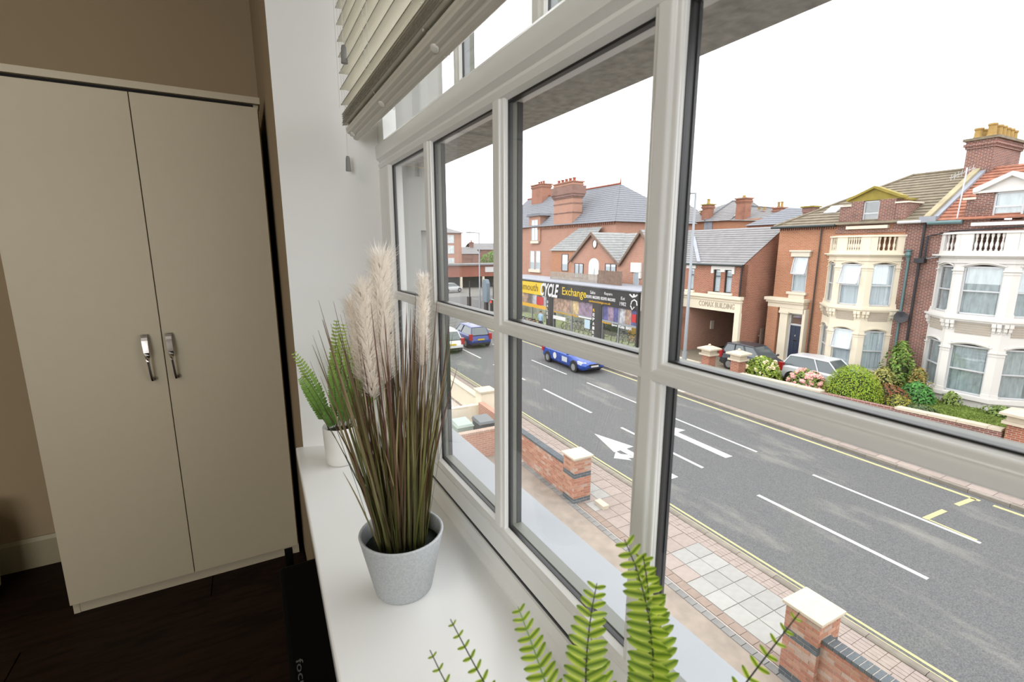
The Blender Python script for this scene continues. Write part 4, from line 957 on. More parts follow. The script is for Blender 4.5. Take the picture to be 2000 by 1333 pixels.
obj('shoulder_coping', MB().box(27.88, 30.3, 9.98, 10.42, 2.16, 2.25).box(27.88, 30.3, 7.2, 7.95, 2.16, 2.25), M['stone_trim'], d_)
pd = MB().prism([(10.02, 2.42), (7.80, 2.42), (7.80, 2.56), (8.92, 3.08), (10.02, 2.56)], 'x', 27.98, 30.9).prism([(10.10, 2.46), (10.10, 2.62), (8.92, 3.20), (7.74, 2.62), (7.74, 2.46), (7.9, 2.46), (8.92, 3.02), (9.94, 2.46)], 'x', 27.80, 30.95).box(27.86, 28.2, 7.74, 10.10, 2.40, 2.50)
obj('pediment', pd, M['stucco_white'], d_)
sash(HR, (28.0, 9.40), (28.0, 8.42), 1.30, 2.40, -0.02, 1.80, 0.0, M['netgrey'], fr=0.08)
obj('window_sill', MB().box(27.76, 28.1, 7.6, 9.95, 1.02, 1.16), M['stucco_white'], HR)
chimney(HR, 31.9, 35.0, 11.05, 12.10, 2.9, 5.42, M['brick_brown'], M['tile_brown'], [(32.2, 11.85, 0.5, 0.17), (32.2, 11.35, 0.62, 0.17), (32.7, 11.3, 0.58, 0.17), (33.15, 11.3, 0.58, 0.17), (33.6, 11.3, 0.54, 0.17), (34.05, 11.3, 0.54, 0.17), (34.5, 11.3, 0.5, 0.17), (32.7, 11.85, 0.5, 0.16), (33.4, 11.85, 0.5, 0.16)], M['pot_yellow'])
an = MB().tube([(27.85, 10.5, 1.2), (27.85, 10.44, 3.55)], 0.028, 6)
for k in range(7): an.tube([(27.7, 10.95 - 0.12 * k, 3.18 + 0.05 * k), (28.0, 10.95 - 0.12 * k, 3.18 + 0.05 * k)], 0.008, 4); an.tube([(27.85, 10.95 - 0.12 * k, 3.05 + 0.05 * k), (27.85, 10.95 - 0.12 * k, 3.32 + 0.05 * k)], 0.008, 4)
an.tube([(27.85, 11.0, 3.16), (27.85, 10.15, 3.5)], 0.010, 4)
obj('aerial', an, M['joinery'], HR)
bay(HR, [(28, 10.97), (26.9, 9.88), (26.9, 8.04), (28, 7.0)], M['stucco_white'], (0.76, 0.62, -0.27, -0.60, -2.76, -2.93, -4.0, -6.22, -6.42), 0.27, (), M['netgrey'], M['netgrey'], (3, 6, 4))
obj('bay_base', MB().prism([(28, 10.8), (27.0, 9.80), (27.0, 8.12), (28, 7.12)], 'z', -7.0, -6.40), M['brick_red'], HR)
pipe(HR, [(27.88, 11.66, 1.2), (27.88, 11.66, -6.8)], M['pipe_black'], 0.055)
pipe(HR, [(27.88, 11.48, 0.62), (27.86, 10.6, 0.82), (27.86, 7.0, 1.0)], M['pipe_black'], 0.03)
pipe(HR, [(27.88, 11.48, 0.62), (27.88, 11.48, -0.45)], M['pipe_black'], 0.05)
obj('rainwater_head', MB().box(27.72, 28.0, 11.42, 11.82, -0.62, -0.40), M['pipe_black'], HR)
pipe(HR, [(27.88, 11.4, -0.42), (27.7, 10.8, -0.30)], M['metal_grey'], 0.025)

# ------------------------------------------------------------------ carriage-arch building
GB = root('carriage_building', 'two-storey brick building with a white lettered beam over its carriage entrance', 'building', (29.5, 21.9, -7.0))
GW = [(21.30, 21.83), (20.45, 20.98), (23.45, 23.9)]
obj('wall', holed(MB(), 26.0, 26.35, 19.63, 26.3, -2.9, -0.90, [(a, b, -2.70, -1.25) for a, b in GW]).box(26.0, 33.0, 23.70, 26.3, -7.0, -2.9).box(26.35, 33.0, 19.95, 26.3, -3.85, -3.75), M['brick_red'], GB)
obj('lit_passage_wall', MB().box(26.05, 32.7, 23.66, 23.70, -7.0, -3.85), M['brick_pink'], GB)  # paler brick skin puts the daylight on this side into the colour
obj('end_wall', MB().prism([(26.0, -7.0), (33.0, -7.0), (33.0, -0.90), (29.5, 1.38), (26.0, -0.90)], 'y', 19.63, 19.90), M['brick_red'], GB)
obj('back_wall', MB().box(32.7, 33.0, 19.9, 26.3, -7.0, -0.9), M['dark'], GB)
rf = MB(); slope(rf, (25.8, 26.32, -0.92), (25.8, 19.55, -0.92), (29.5, 19.55, 1.46), (29.5, 28.3, 1.46), 16, 0.035); slope(rf, (33.2, 19.55, -0.92), (33.2, 26.32, -0.92), (29.5, 26.32, 1.46), (29.5, 19.55, 1.46), 6)
obj('roof_slates', rf, M['slate'], GB, kind='stuff')
obj('roof_strip', MB().hexa([(25.9, 23.2, -0.80), (25.9, 22.9, -0.80), (28.6, 25.95, 0.94), (28.6, 26.25, 0.94), (25.9, 23.2, -0.76), (25.9, 22.9, -0.76), (28.6, 25.95, 0.98), (28.6, 26.25, 0.98)]), M['lead'], GB)
obj('gutter', MB().tube([(25.78, 24.3, -0.95), (25.78, 19.6, -0.95)], 0.07, 8), M['gutter'], GB)
bm = MB().box(25.88, 26.05, 19.60, 24.24, -3.88, -3.02).box(25.72, 26.05, 19.52, 24.24, -3.05, -2.86).box(25.86, 26.1, 19.60, 19.95, -7.0, -3.88).box(25.80, 26.05, 19.55, 24.24, -3.22, -3.16)
obj('beam', bm, M['stucco_cream'], GB)
tx = textmesh('lettering', 'COMAX BUILDING', 2.75, 0.34, mat('faded_beige_lettering', (206, 192, 170), 0.9), 0.015)
inst('lettering', tx, GB, (25.87, 22.75, -3.68), mtx=FACE)
for v0, v1 in ((21.83, 21.30), (20.98, 20.45), (23.9, 23.45)):
    m = MB(); w = sash(GB, (26.0, v0), (26.0, v1), -2.70, -1.25, -0.08, -1.68, 0, M['net'], fr=0.05)
    w.data.materials[0] = M['pipe_black']
obj('window_head', MB().box(25.92, 26.1, 20.28, 22.02, -1.25, -1.02).box(25.92, 26.1, 20.28, 20.45, -1.5, -1.25).box(25.92, 26.1, 21.83, 22.02, -1.5, -1.25).box(25.92, 26.1, 20.98, 21.30, -1.40, -1.25).box(25.92, 26.1, 23.3, 24.1, -1.25, -1.02), M['stucco_white'], GB)
obj('window_sill', MB().box(25.88, 26.1, 20.3, 22.1, -2.84, -2.70).box(25.88, 26.1, 23.3, 24.1, -2.84, -2.70), M['stucco_cream'], GB)
pipe(GB, [(25.92, 19.75, -0.95), (25.92, 19.75, -2.9)], M['pipe_black'])
obj('meter_box', MB().box(28.2, 28.5, 23.58, 23.66, -5.6, -5.0), M['stone_trim'], GB)
# side fence in the alley
af = root('board_fence', 'dark weathered upright board fence in the alley beside the carriage building', 'fence', (27.4, 19.3, -7.0))
for i in range(12): obj('board', MB().box(27.6 + 0.17 * i, 27.75 + 0.17 * i, 19.28, 19.32, -6.95, -4.9), M['fence_dark'], af)
obj('rail', MB().box(27.5, 29.7, 19.32, 19.36, -5.4, -5.3).box(27.5, 29.7, 19.32, 19.36, -6.5, -6.4), M['fence_dark'], af)
flush_bal()
# ------------------------------------------------------------------ corner cycle shop
SH = root('cycle_shop', 'long flat-roofed cycle shop with a black and yellow fascia and wide display windows', 'shop', (24.5, 35, -7.0))
M['sign_black'] = mat('black_sign_board', (34, 34, 36), 0.5); M['sign_yellow'] = mat('yellow_sign_board', (250, 212, 30), 0.5)
M['sign_white'] = mat('white_sign_lettering', (244, 244, 244), 0.5); M['sign_gold'] = mat('gold_sign_lettering', (150, 112, 10), 0.5)
M['sign_red'] = mat('red_sign_board', (206, 44, 48), 0.5); M['sign_amber'] = mat('amber_sign_lettering', (244, 186, 40), 0.5)
M['shopglass'] = glassmat('shop_window_glass', (0.9, 0.93, 0.92), 1.5, 0.03)
M['shopfloor'] = mat('green_shop_floor', (190, 200, 140), 0.8, 0.1, 2.0)
M['shopwall'] = mat('shop_back_wall', (220, 216, 204), 0.9, 0.3, 1.4)
M['stall'] = mat('pale_stallriser', (190, 196, 186), 0.7)
shell = MB().box(22.1, 25.85, 24.26, 24.4, -7, -2.77).box(22.1, 25.85, 46.6, 46.8, -7, -2.77).box(25.7, 25.85, 24.4, 46.6, -7, -2.77)
obj('wall', shell, M['shopwall'], SH)
obj('roof', MB().box(21.95, 25.85, 24.26, 46.8, -2.77, -2.69), M['lead'], SH)
obj('shop_floor', MB().box(22.1, 25.8, 24.4, 46.6, -7.0, -6.82), M['shopfloor'], SH)
obj('shop_ceiling', MB().box(22.3, 25.8, 24.4, 46.6, -3.9, -3.85), M['stucco_white'], SH)
fa = obj('fascia', MB().box(21.92, 22.12, 24.26, 36.6, -4.02, -2.86).box(21.88, 22.12, 24.26, 46.8, -2.86, -2.77), M['sign_black'], SH)
fy = obj('fascia', MB().box(21.92, 22.12, 36.6, 46.8, -4.02, -2.90), M['sign_yellow'], SH)
def sign(txt, m, v, z, w, h, parent, u=21.905, shear=0.0, bold=0.0): return inst('lettering', textmesh('lettering', txt, w, h, m, 0.008, shear, bold), parent, (u, v, z), mtx=FACE)
sign('Portsmouth', M['sign_gold'], 42.6, -3.72, 5.2, 0.66, fy, shear=0.12)
sign('CYCLE', M['sign_white'], 36.9, -4.02, 3.0, 1.15, fa, 21.88, 0.35, 0.03)
sign('Exchange', M['sign_yellow'], 33.4, -3.86, 3.35, 0.82, fa, 21.90, 0.0, 0.006)
sign('Sales', M['sign_white'], 29.55, -3.28, 0.62, 0.24, fa); sign('Repairs', M['sign_white'], 27.85, -3.28, 0.9, 0.26, fa)
sign('02392 862302', M['sign_white'], 30.1, -3.62, 1.75, 0.22, fa, bold=0.02); sign('02392 862302', M['sign_white'], 28.25, -3.62, 1.65, 0.22, fa, bold=0.02)
sign('cycleexchange.co.uk', M['sign_amber'], 29.7, -3.95, 2.6, 0.20, fa, bold=0.01)
sign('Est', M['sign_white'], 26.0, -3.42, 0.42, 0.22, fa); sign('1982', M['sign_white'], 26.1, -3.82, 0.66, 0.26, fa)
# white rider mark at the right end of the fascia
mk_ = MB().tube([(21.9, 24.95, -3.65), (21.9, 24.86, -3.42), (21.9, 24.62, -3.30), (21.9, 24.40, -3.40), (21.9, 24.34, -3.66)], 0.05, 5)
mk_.tube([(21.9, 25.1, -2.98), (21.9, 24.8, -3.14), (21.9, 24.5, -3.06), (21.9, 24.36, -2.95)], 0.06, 5); mk_.tube([(21.9, 24.98, -3.72), (21.9, 24.8, -3.98), (21.9, 24.6, -3.78)], 0.05, 5); mk_.ball((21.9, 24.7, -3.0), 0.03, 0.10, 0.10, 8, 5)
obj('rider_emblem', mk_, M['sign_white'], fa)
# pillars between the windows and vertical lettering
PILL = [(36.0, 34.95), (29.3, 28.15), (24.4, 24.26), (46.6, 46.2), (41.6, 41.3)]
for a, b in PILL: obj('pillar', MB().box(21.95, 22.3, b, a, -7.0, -4.02), M['sign_black'], SH)
for a, b in PILL[:2]:
    for k, ch in enumerate('SALES' if a > 30 else 'REPAIRS'):
        sign(ch, M['sign_amber'] if (k == 0 and a < 30) else M['sign_white'], a - 0.10, -4.62 - 0.34 * k, 0.24, 0.24, SH, 21.94, bold=0.02)
for (a, b, first) in ((34.95, 29.3, False), (28.15, 24.4, True), (46.2, 41.6, False), (41.3, 36.0, False)):
    wfr = MB(); n = 2 if not first else 2
    wfr.box(22.0, 22.12, b, a, -5.22, -5.08); wfr.box(22.0, 22.12, b, a, -6.72, -6.62)
    for k in range(n + 1):
        v = a + (b - a) * k / n; wfr.box(22.0, 22.12, v - 0.04, v + 0.04, -6.7, -4.02)
    wf = obj('shop_window', wfr, M['metal_grey'], SH)
    obj('stallriser', MB().box(21.98, 22.2, b, a, -7.0, -6.70), M['stall'], wf)
    for k in range(n):
        v0_, v1_ = a + (b - a) * k / n, a + (b - a) * (k + 1) / n
        obj('pane', MB().box(22.05, 22.06, v1_ + 0.04, v0_ - 0.04, -6.62, -5.22), M['shopglass'], wf)
        cols = ['poster_a', 'poster_b', 'poster_c', 'poster_d']
        for q in range(3):                             # photo panels in the band above each window
            c = random.choice([(150, 130, 150), (96, 96, 150), (180, 150, 130), (190, 190, 196), (120, 110, 104), (216, 190, 140)])
            va, vb = v0_ + (v1_ - v0_) * q / 3, v0_ + (v1_ - v0_) * (q + 1) / 3
            obj('photo_panel', MB().box(22.04, 22.08, vb, va, -5.08, -4.04), mat('photo_panel_print', c, 0.6, 0.5, 3.5, detail=6), wf)
sign('Sales of New & Used Bikes', M['sign_amber'], 34.8, -5.30, 3.6, 0.20, SH, 21.985, bold=0.015); obj('white_strip', MB().box(21.97, 22.0, 29.4, 31.1, -5.26, -5.16), M['sign_white'], SH)
obj('yellow_strip', MB().box(21.96, 22.1, 36.0, 46.2, -5.25, -4.95), M['sign_amber'], SH)
sign('Repairs', M['sign_amber'], 28.1, -5.36, 1.0, 0.18, SH, 21.985, bold=0.02)
for k, tx in enumerate(('Spares', 'Kids', 'BMX')): sign(tx, M['sign_white'], 27.0 - 0.78 * k, -5.42, 0.62, 0.20, SH, 21.985, bold=0.03)
obj('notice', MB().box(21.98, 22.03, 33.0, 34.9, -5.86, -5.56), M['sign_white'], SH); obj('notice', MB().box(21.98, 22.03, 29.6, 30.3, -6.02, -5.34), mat('pale_blue_notice', (196, 222, 236), 0.6), SH)
obj('red_panel', MB().box(22.0, 22.05, 36.6, 37.8, -4.9, -4.2), M['sign_red'], SH); obj('red_panel', MB().box(22.0, 22.05, 24.5, 24.95, -4.85, -4.3), M['sign_red'], SH)
obj('yellow_door', MB().box(24.3, 24.36, 26.5, 27.9, -6.8, -5.7), M['sign_amber'], SH)
obj('green_counter', MB().box(24.5, 25.0, 29.6, 33.4, -6.82, -5.75), mat('dark_green_counter', (72, 92, 44), 0.7), SH)

for v_ in (27.0, 32.5, 38.5, 44.0):  # unseen area fills added to brighten the shop interior
    l = bpy.data.lights.new('shop_fill_light', 'AREA'); l.size = 2.0; l.energy = 130; o = bpy.data.objects.new('shop_fill_light', l); COL.objects.link(o); place(o, (23.9, v_, -4.1), 'e'); o.rotation_euler = (0, 0, 0)
# bicycles: one built with parts, the rest copied with theirs
BIKES = []
def bike_colors(): return random.choice([(190, 60, 60), (60, 70, 140), (40, 40, 44), (200, 200, 204), (220, 120, 150), (70, 130, 90), (230, 180, 60)])
def ringmesh(name, r, tr, m, n=18):
    mb = MB(); pts = [(r * math.cos(2 * math.pi * k / n), 0, r * math.sin(2 * math.pi * k / n)) for k in range(n + 1)]
    mb.tube(pts, tr, 5, False)
    for k in range(0, n, 3): mb.tube([(0, 0, 0), pts[k]], 0.004, 3)
    return mb.mesh(name, m)
RM = ringmesh('wheel', 0.32, 0.022, M['black'])
BM = {}
def bike(label, u, v, z, ang, col):
    b = root('bicycle', label, 'bicycle', (u, v, z), group='bicycles at the cycle shop')
    b.rotation_euler = (0, 0, ang - TH)
    key = col
    if key not in BM:
        m = mat('bicycle_paint', col, 0.35)
        fr = MB(); B, S, H, Rr, F = (0, 0, .28), (-.16, 0, .78), (.38, 0, .80), (-.5, 0, .33), (.54, 0, .33)
        for a, c in ((B, S), (S, (.36, 0, .76)), ((.37, 0, .66), B), (B, Rr), ((-.15, 0, .72), Rr), (H, F)): fr.tube([a, c], 0.018, 5)
        BM[key] = fr.mesh('frame', m)
    if 'h' not in BM:
        hb = MB(); hb.tube([(.36, -.25, .96), (.42, -.1, .98), (.38, 0, .94), (.42, .1, .98), (.36, .25, .96)], 0.014, 5); hb.tube([(.37, 0, .80), (.38, 0, .94)], 0.014, 5); BM['h'] = hb.mesh('handlebar', M['metal_grey'])
        sd_ = MB().prism([(-.12, -.07), (.16, -.02), (.16, .02), (-.12, .07)], 'z', .90, .94); sd_.tube([(0.0, 0, .78), (.02, 0, .90)], 0.014, 5); BM['s'] = sd_.mesh('saddle', M['black'])
    def part(n, me, p):
        o = bpy.data.objects.new(n, me); COL.objects.link(o); o.parent = b; o.location = p
    part('frame', BM[key], (0, 0, 0)); part('handlebar', BM['h'], (0, 0, 0)); part('saddle', BM['s'], (-.18, 0, 0)); part('wheel', RM, (-.5, 0, .345)); part('wheel', RM, (.54, 0, .345))
    return b
for i in range(8): bike('%s bicycle in the outdoor rank, %s from the dark shop pillar' % (['red', 'dark', 'pink', 'silver', 'blue', 'maroon', 'white', 'crimson'][i], ['first', 'second', 'third', 'fourth', 'fifth', 'sixth', 'seventh', 'eighth'][i]), 20.85, 36.0 + 0.66 * i, -6.90, math.radians(U(-3, 3)), [(180, 50, 56), (44, 44, 48), (214, 110, 140), (196, 198, 202), (60, 80, 150), (120, 50, 60), (214, 214, 216), (200, 60, 70)][i])
for i in range(8): bike('%s bicycle in the shop window, %s along from the lettered pillar' % (['dark', 'blue', 'silver', 'black', 'green', 'white', 'navy', 'grey', 'red'][i], ['first', 'second', 'third', 'fourth', 'fifth', 'sixth', 'seventh', 'eighth', 'ninth'][i]), 23.25, 29.75 + 0.64 * i, -6.82, math.radians(U(-3, 3)), [(40, 40, 44), (60, 80, 150), (196, 198, 202), (30, 30, 34), (70, 130, 90), (214, 214, 216), (40, 50, 90), (120, 124, 128), (190, 60, 60)][i])
for i in range(5): bike('%s bicycle in the end shop window, %s from the street corner' % (['orange', 'black', 'white', 'blue', 'silver', 'brown'][i], ['first', 'second', 'third', 'fourth', 'fifth', 'sixth'][i]), 23.25, 24.95 + 0.66 * i, -6.82, math.radians(U(-3, 3)), [(220, 120, 70), (36, 36, 40), (210, 210, 212), (70, 90, 150), (190, 192, 196), (120, 80, 60)][i])

# flat-roof fences behind the fascia
ff_ = root('slat_fence', 'grey weathered slatted fence on the shop roof', 'fence', (24, 35, -2.69))
for k in range(9): obj('slat', MB().box(24.0, 24.03, 31.5, 38.7, -2.66 + 0.075 * k, -2.60 + 0.075 * k), M['fence'], ff_)
for v in (31.5, 33.9, 36.3, 38.65): obj('post', MB().box(24.03, 24.1, v, v + 0.08, -2.69, -1.96), M['fence'], ff_)
f2 = root('board_fence', 'brown upright board fence on the shop roof, taller than the grey slatted one', 'fence', (24, 30, -2.69))
for k in range(20): obj('board', MB().box(24.0, 24.03, 28.5 + 0.145 * k, 28.63 + 0.145 * k, -2.69, -1.62 + U(-0.03, 0.03)), M['fence_dark'], f2)
obj('rail', MB().box(24.03, 24.08, 28.5, 31.4, -1.95, -1.88).box(24.03, 24.08, 28.5, 31.4, -2.5, -2.43), M['fence_dark'], f2)

# ------------------------------------------------------------------ gabled range behind the shop
GR = root('gabled_building', 'red brick building with twin dark-edged gables behind the shop roof', 'building', (27.8, 31, -7.0))
gp_ = MB(); gp_.prism([(38.2, -7), (31.1, -7), (31.1, -1.25), (34.94, 1.42), (38.2, -1.05)], 'x', 26.0, 29.5); gp_.prism([(31.1, -7), (26.4, -7), (26.4, -1.2), (28.7, 1.42), (31.1, -1.25)], 'x', 26.0, 29.5)
obj('wall', gp_, M['brick_pink'], GR)
rf = MB()
slope(rf, (25.8, 31.1, -1.12), (29.5, 31.1, -1.12), (29.5, 34.94, 1.50), (25.8, 34.94, 1.50), 12, 0.03); slope(rf, (29.5, 38.45, -1.12), (25.8, 38.45, -1.12), (25.8, 34.94, 1.50), (29.5, 34.94, 1.50), 12, 0.03)
slope(rf, (29.5, 31.1, -1.12), (25.8, 31.1, -1.12), (25.8, 28.7, 1.50), (29.5, 28.7, 1.50), 12, 0.03); slope(rf, (25.8, 26.35, -1.12), (29.5, 26.35, -1.12), (29.5, 28.7, 1.50), (25.8, 28.7, 1.50), 12, 0.03)
slope(rf, (26.15, 34.9, -1.0), (26.15, 28.7, -1.0), (29.5, 28.7, 1.44), (29.5, 34.9, 1.44), 12, 0.03)
obj('roof_slates', rf, M['slate_pale'], GR, kind='stuff')
bg_ = MB()
for a, b, c in ((38.45, 34.94, 31.1), (31.1, 28.7, 26.35)):
    bg_.prism([(a, -1.12), (b, 1.52), (c, -1.12), (c, -1.36), (b, 1.26), (a, -1.36)], 'x', 25.72, 25.84)
obj('bargeboard', bg_, M['fence_dark'], GR)
oc = MB(); rs = [oc.addring([(uu, 34.62 + 0.36 * s * math.cos(2 * math.pi * k / 16), 0.50 + 0.42 * s * math.sin(2 * math.pi * k / 16)) for k in range(16)]) for uu, s in ((26.0, 1.0), (25.93, 1.0), (25.93, 0.78), (26.0, 0.78))]
for a, b in zip(rs, rs[1:]): oc.ring(a, b)
oc_ = obj('round_window', oc, M['fence_dark'], GR)
ov = MB(); ov.cap(ov.addring([(25.985, 34.62 + 0.28 * math.cos(2 * math.pi * k / 16), 0.50 + 0.33 * math.sin(2 * math.pi * k / 16)) for k in range(16)])); obj('pane', ov, M['net'], oc_)
M['maroon'] = mat('maroon_joinery', (86, 44, 44), 0.5)
def flatwin(par, u, va, vb, z0, z1, m, nm=1, cur=None):
    mb = MB(); f = 0.06
    for a, b, c, d in ((va, va - f, z0, z1), (vb + f, vb, z0, z1), (va, vb, z0, z0 + f), (va, vb, z1 - f, z1)): mb.box(u - 0.06, u + 0.02, b, a, c, d)
    for k in range(1, nm + 1):
        v = va + (vb - va) * k / (nm + 1); mb.box(u - 0.06, u + 0.02, v - 0.03, v + 0.03, z0, z1)
    w = obj('window', mb, m, par); obj('curtain', MB().box(u - 0.015, u - 0.005, vb + f, va - f, z0 + f, z1 - f), cur or M['net'], w)
    obj('pane', MB().box(u - 0.035, u - 0.03, vb + f, va - f, z0 + f, z1 - f), M['houseglass'], w); return w
flatwin(GR, 26.0, 37.6, 36.2, -2.6, -1.25, M['maroon'], 1); flatwin(GR, 26.0, 33.05, 31.6, -2.2, -1.15, M['maroon'], 1)
flatwin(GR, 26.0, 29.4, 28.8, -3.0, -1.74, M['joinery'], 0); obj('window_head', MB().box(25.88, 26.05, 28.55, 29.75, -1.74, -1.0).box(25.88, 26.05, 28.55, 28.8, -2.2, -1.7), M['stucco_white'], GR)
wa = MB(); arc = [(35.35, -2.7)] + [(34.62 + 0.74 * math.cos(math.pi * k / 10), -1.35 + 0.62 * math.sin(math.pi * k / 10)) for k in range(11)] + [(33.9, -2.7)]
wa.prism(arc, 'x', 25.93, 26.0); w_ = obj('white_arch_panel', wa, M['stucco_white'], GR); obj('door', MB().box(25.88, 25.94, 34.45, 34.85, -2.7, -1.6), M['netgrey'], w_)
# low slate roof between the gables and the tall house
LR = root('link_building', 'low brick link with a pale hipped slate roof between the gables and the tall house', 'building', (28.8, 42, -7.0))
obj('wall', MB().box(28.0, 29.7, 38.5, 45.0, -7, -0.1), M['brick_orange'], LR)
rf = MB(); slope(rf, (27.8, 45.2, -0.12), (27.8, 38.5, -0.12), (29.72, 38.5, 2.2), (29.72, 42.4, 2.2), 10, 0.03); slope(rf, (29.72, 45.2, -0.12), (27.8, 45.2, -0.12), (29.72, 42.4, 2.2), (29.72, 42.4, 2.2), 10, 0.03)
obj('roof_slates', rf, M['slate_pale'], LR, kind='stuff')
flatwin(LR, 28.0, 42.86, 41.67, -2.2, -0.45, M['maroon'], 0)
# ------------------------------------------------------------------ tall brick house with the great chimney
TB = root('tall_house', 'tall pink brick corner house with a steep blue-grey roof and massive chimney stacks', 'house', (34, 46, -7.0))
obj('wall', MB().box(30.0, 40.0, 36.8, 62.0, -7.0, 2.75), M['brick_pink'], TB)
dn = MB()
for i in range(44): dn.box(29.82, 30.0, 36.9 + 0.33 * i, 37.08 + 0.33 * i, 2.38, 2.62)
dn.box(29.8, 30.0, 36.8, 62, 2.62, 2.78); obj('dentils', dn, M['brick_red'], TB)
rf = MB(); slope(rf, (29.6, 62, 2.75), (29.6, 36.4, 2.6), (34.5, 41.8, 6.85), (34.5, 62, 7.0), 18, 0.03); slope(rf, (29.6, 36.4, 2.6), (40.4, 36.4, 2.6), (34.5, 41.8, 6.85), (34.5, 41.8, 6.85), 18, 0.03); slope(rf, (40.4, 36.4, 2.6), (40.4, 62, 2.75), (34.5, 62, 7.0), (34.5, 41.8, 6.85), 8, 0.03)
obj('roof_slates', rf, M['slate_blue'], TB, kind='stuff')
obj('ridge_tiles', MB().tube([(34.5, 62, 7.05), (34.5, 41.8, 6.9)], 0.12, 6), M['pot_red'], TB); obj('finial', MB().tube([(34.5, 41.8, 6.8), (34.5, 41.8, 7.5)], [0.1, 0.02], 6), M['pot_red'], TB)
bc1 = MB()
for za, zb, o in ((3.9, 4.0, .06), (4.85, 4.95, .06), (5.45, 5.6, .10), (5.6, 5.85, .2), (5.85, 6.7, .28)): bc1.box(29.75 - o, 31.0 + o, 43.75 - o, 47.4 + o, za, zb)
obj('chimney_bands', bc1, M['brick_brown'], TB)
chimney(TB, 29.75, 31.0, 43.75, 47.4, 2.7, 7.15, M['brick_pink'], M['brick_red'], [(30.3, 44.3 + 0.75 * k, 0.42, 0.17) for k in range(5)], M['pot_red'])
chimney(TB, 33.4, 34.8, 56.2, 59.0, 6.0, 8.55, M['brick_red'], M['brick_red'], [(34, 56.8 + 0.6 * k, 0.4, 0.15) for k in range(3)], M['pot_red'])
chimney(TB, 36.0, 37.4, 45.6, 48.3, 3.6, 6.75, M['brick_red'], M['brick_red'], [(36.6, 46.2 + 0.6 * k, 0.4, 0.15) for k in range(3)], M['pot_red'])
dd_ = obj('dormer', holed(MB(), 29.85, 30.2, 50.6, 53.3, 0.95, 4.0, [(51.1, 52.6, 1.1, 3.55)]).box(30.2, 33, 50.6, 53.3, 2.7, 4.0), M['brick_pink'], TB)
obj('dormer_roof', MB().prism([(53.6, 3.98), (50.2, 3.98), (50.4, 4.25), (53.4, 4.25)], 'x', 29.6, 33.2), M['slate_blue'], TB)
def twin(par, u, va, vb, z0, z1, cur): sash(par, (u, va), (u, vb), z0, z1, -0.05, None, 0, cur, fr=0.10)
flatwin(TB, 29.86, 52.6, 51.1, 1.1, 3.55, M['joinery'], 1); 
flatwin(TB, 29.98, 53.1, 52.05, -2.4, -0.15, M['joinery'], 0); flatwin(TB, 29.98, 51.7, 50.65, -2.4, -0.15, M['joinery'], 0)
obj('window_sill', MB().box(29.8, 30.05, 50.5, 53.3, -2.75, -2.4).box(29.75, 29.95, 50.9, 52.8, 0.75, 1.05), M['stone_trim'], TB)
# ------------------------------------------------------------------ orange house and the terrace behind
OH = root('corner_house', 'orange brick house with a brown hipped roof beyond the gables', 'house', (46, 48, -7.0))
obj('wall', MB().box(42, 50, 44.0, 52.2, -7, 4.0), M['brick_orange'], OH)
rf = MB(); slope(rf, (41.7, 52.6, 4.0), (41.7, 43.6, 3.95), (46, 46, 6.9), (46, 49.3, 6.9), 12, 0.03); slope(rf, (50.3, 52.6, 4.0), (41.7, 52.6, 4.0), (46, 49.3, 6.9), (46, 49.3, 6.9), 12, 0.03); slope(rf, (41.7, 43.6, 3.95), (50.3, 43.6, 3.95), (46, 46, 6.9), (46, 46, 6.9), 10, 0.03)
obj('roof_tiles', rf, M['slate'], OH, kind='stuff'); obj('ridge_tiles', MB().tube([(41.8, 52.5, 4.1), (46, 49.3, 7.0), (46, 46, 7.0)], 0.12, 6), M['pot_red'], OH)
flatwin(OH, 42.0, 48.6, 47.3, 2.0, 3.25, M['joinery'], 1)
chimney(OH, 42.4, 43.2, 50.6, 51.8, 3.9, 6.9, M['brick_red'], M['pot_red'], [(42.8, 51.2, 0.5, 0.25)], M['pot_red'])
TR = root('terrace', 'row of orange brick houses with slate roofs and yellow chimney pots, furthest back', 'house', (48, 36, -7.0))
obj('wall', MB().box(44, 52, 31.6, 43.5, -7, 3.05), M['brick_orange'], TR)
rf = MB()
slope(rf, (43.7, 43.7, 3.1), (43.7, 35.2, 3.0), (47.5, 35.9, 5.3), (47.5, 38.2, 5.3), 12, 0.03); slope(rf, (43.7, 35.2, 3.0), (52, 35.2, 3.0), (47.5, 35.9, 5.3), (47.5, 35.9, 5.3), 12, 0.03)
slope(rf, (43.7, 35.6, 3.0), (43.7, 31.45, 2.75), (47.5, 31.5, 3.95), (47.5, 35.8, 4.6), 12, 0.03)
obj('roof_slates', rf, M['slate'], TR, kind='stuff')
obj('ridge_tiles', MB().tube([(43.8, 38.6, 3.2), (47.5, 38.2, 5.36), (47.5, 35.9, 5.36), (47.5, 35.8, 4.66), (47.5, 31.5, 4.0)], 0.09, 6), M['slate_blue'], TR)
chimney(TR, 44.0, 44.9, 33.75, 34.85, 2.9, 5.2, M['brick_red'], M['brick_red'], [(44.4, 34.3, 0.25, 0.16)], M['pot_yellow'])
chimney(TR, 44.0, 44.8, 38.3, 39.2, 3.0, 4.95, M['brick_red'], M['lichen'], [(44.4, 38.75, 0.55, 0.17)], M['pot_yellow'])
chimney(TR, 45.0, 45.8, 39.6, 40.2, 3.0, 4.4, M['brick_red'], M['lichen'], [(45.4, 39.9, 0.3, 0.15)], M['pot_yellow'])
chimney(TR, 46.5, 47.3, 31.6, 32.4, 2.9, 4.2, M['brick_red'], M['brick_red'], [(46.9, 31.8, 0.55, 0.13), (46.9, 32.15, 0.55, 0.13)], M['pot_yellow'])
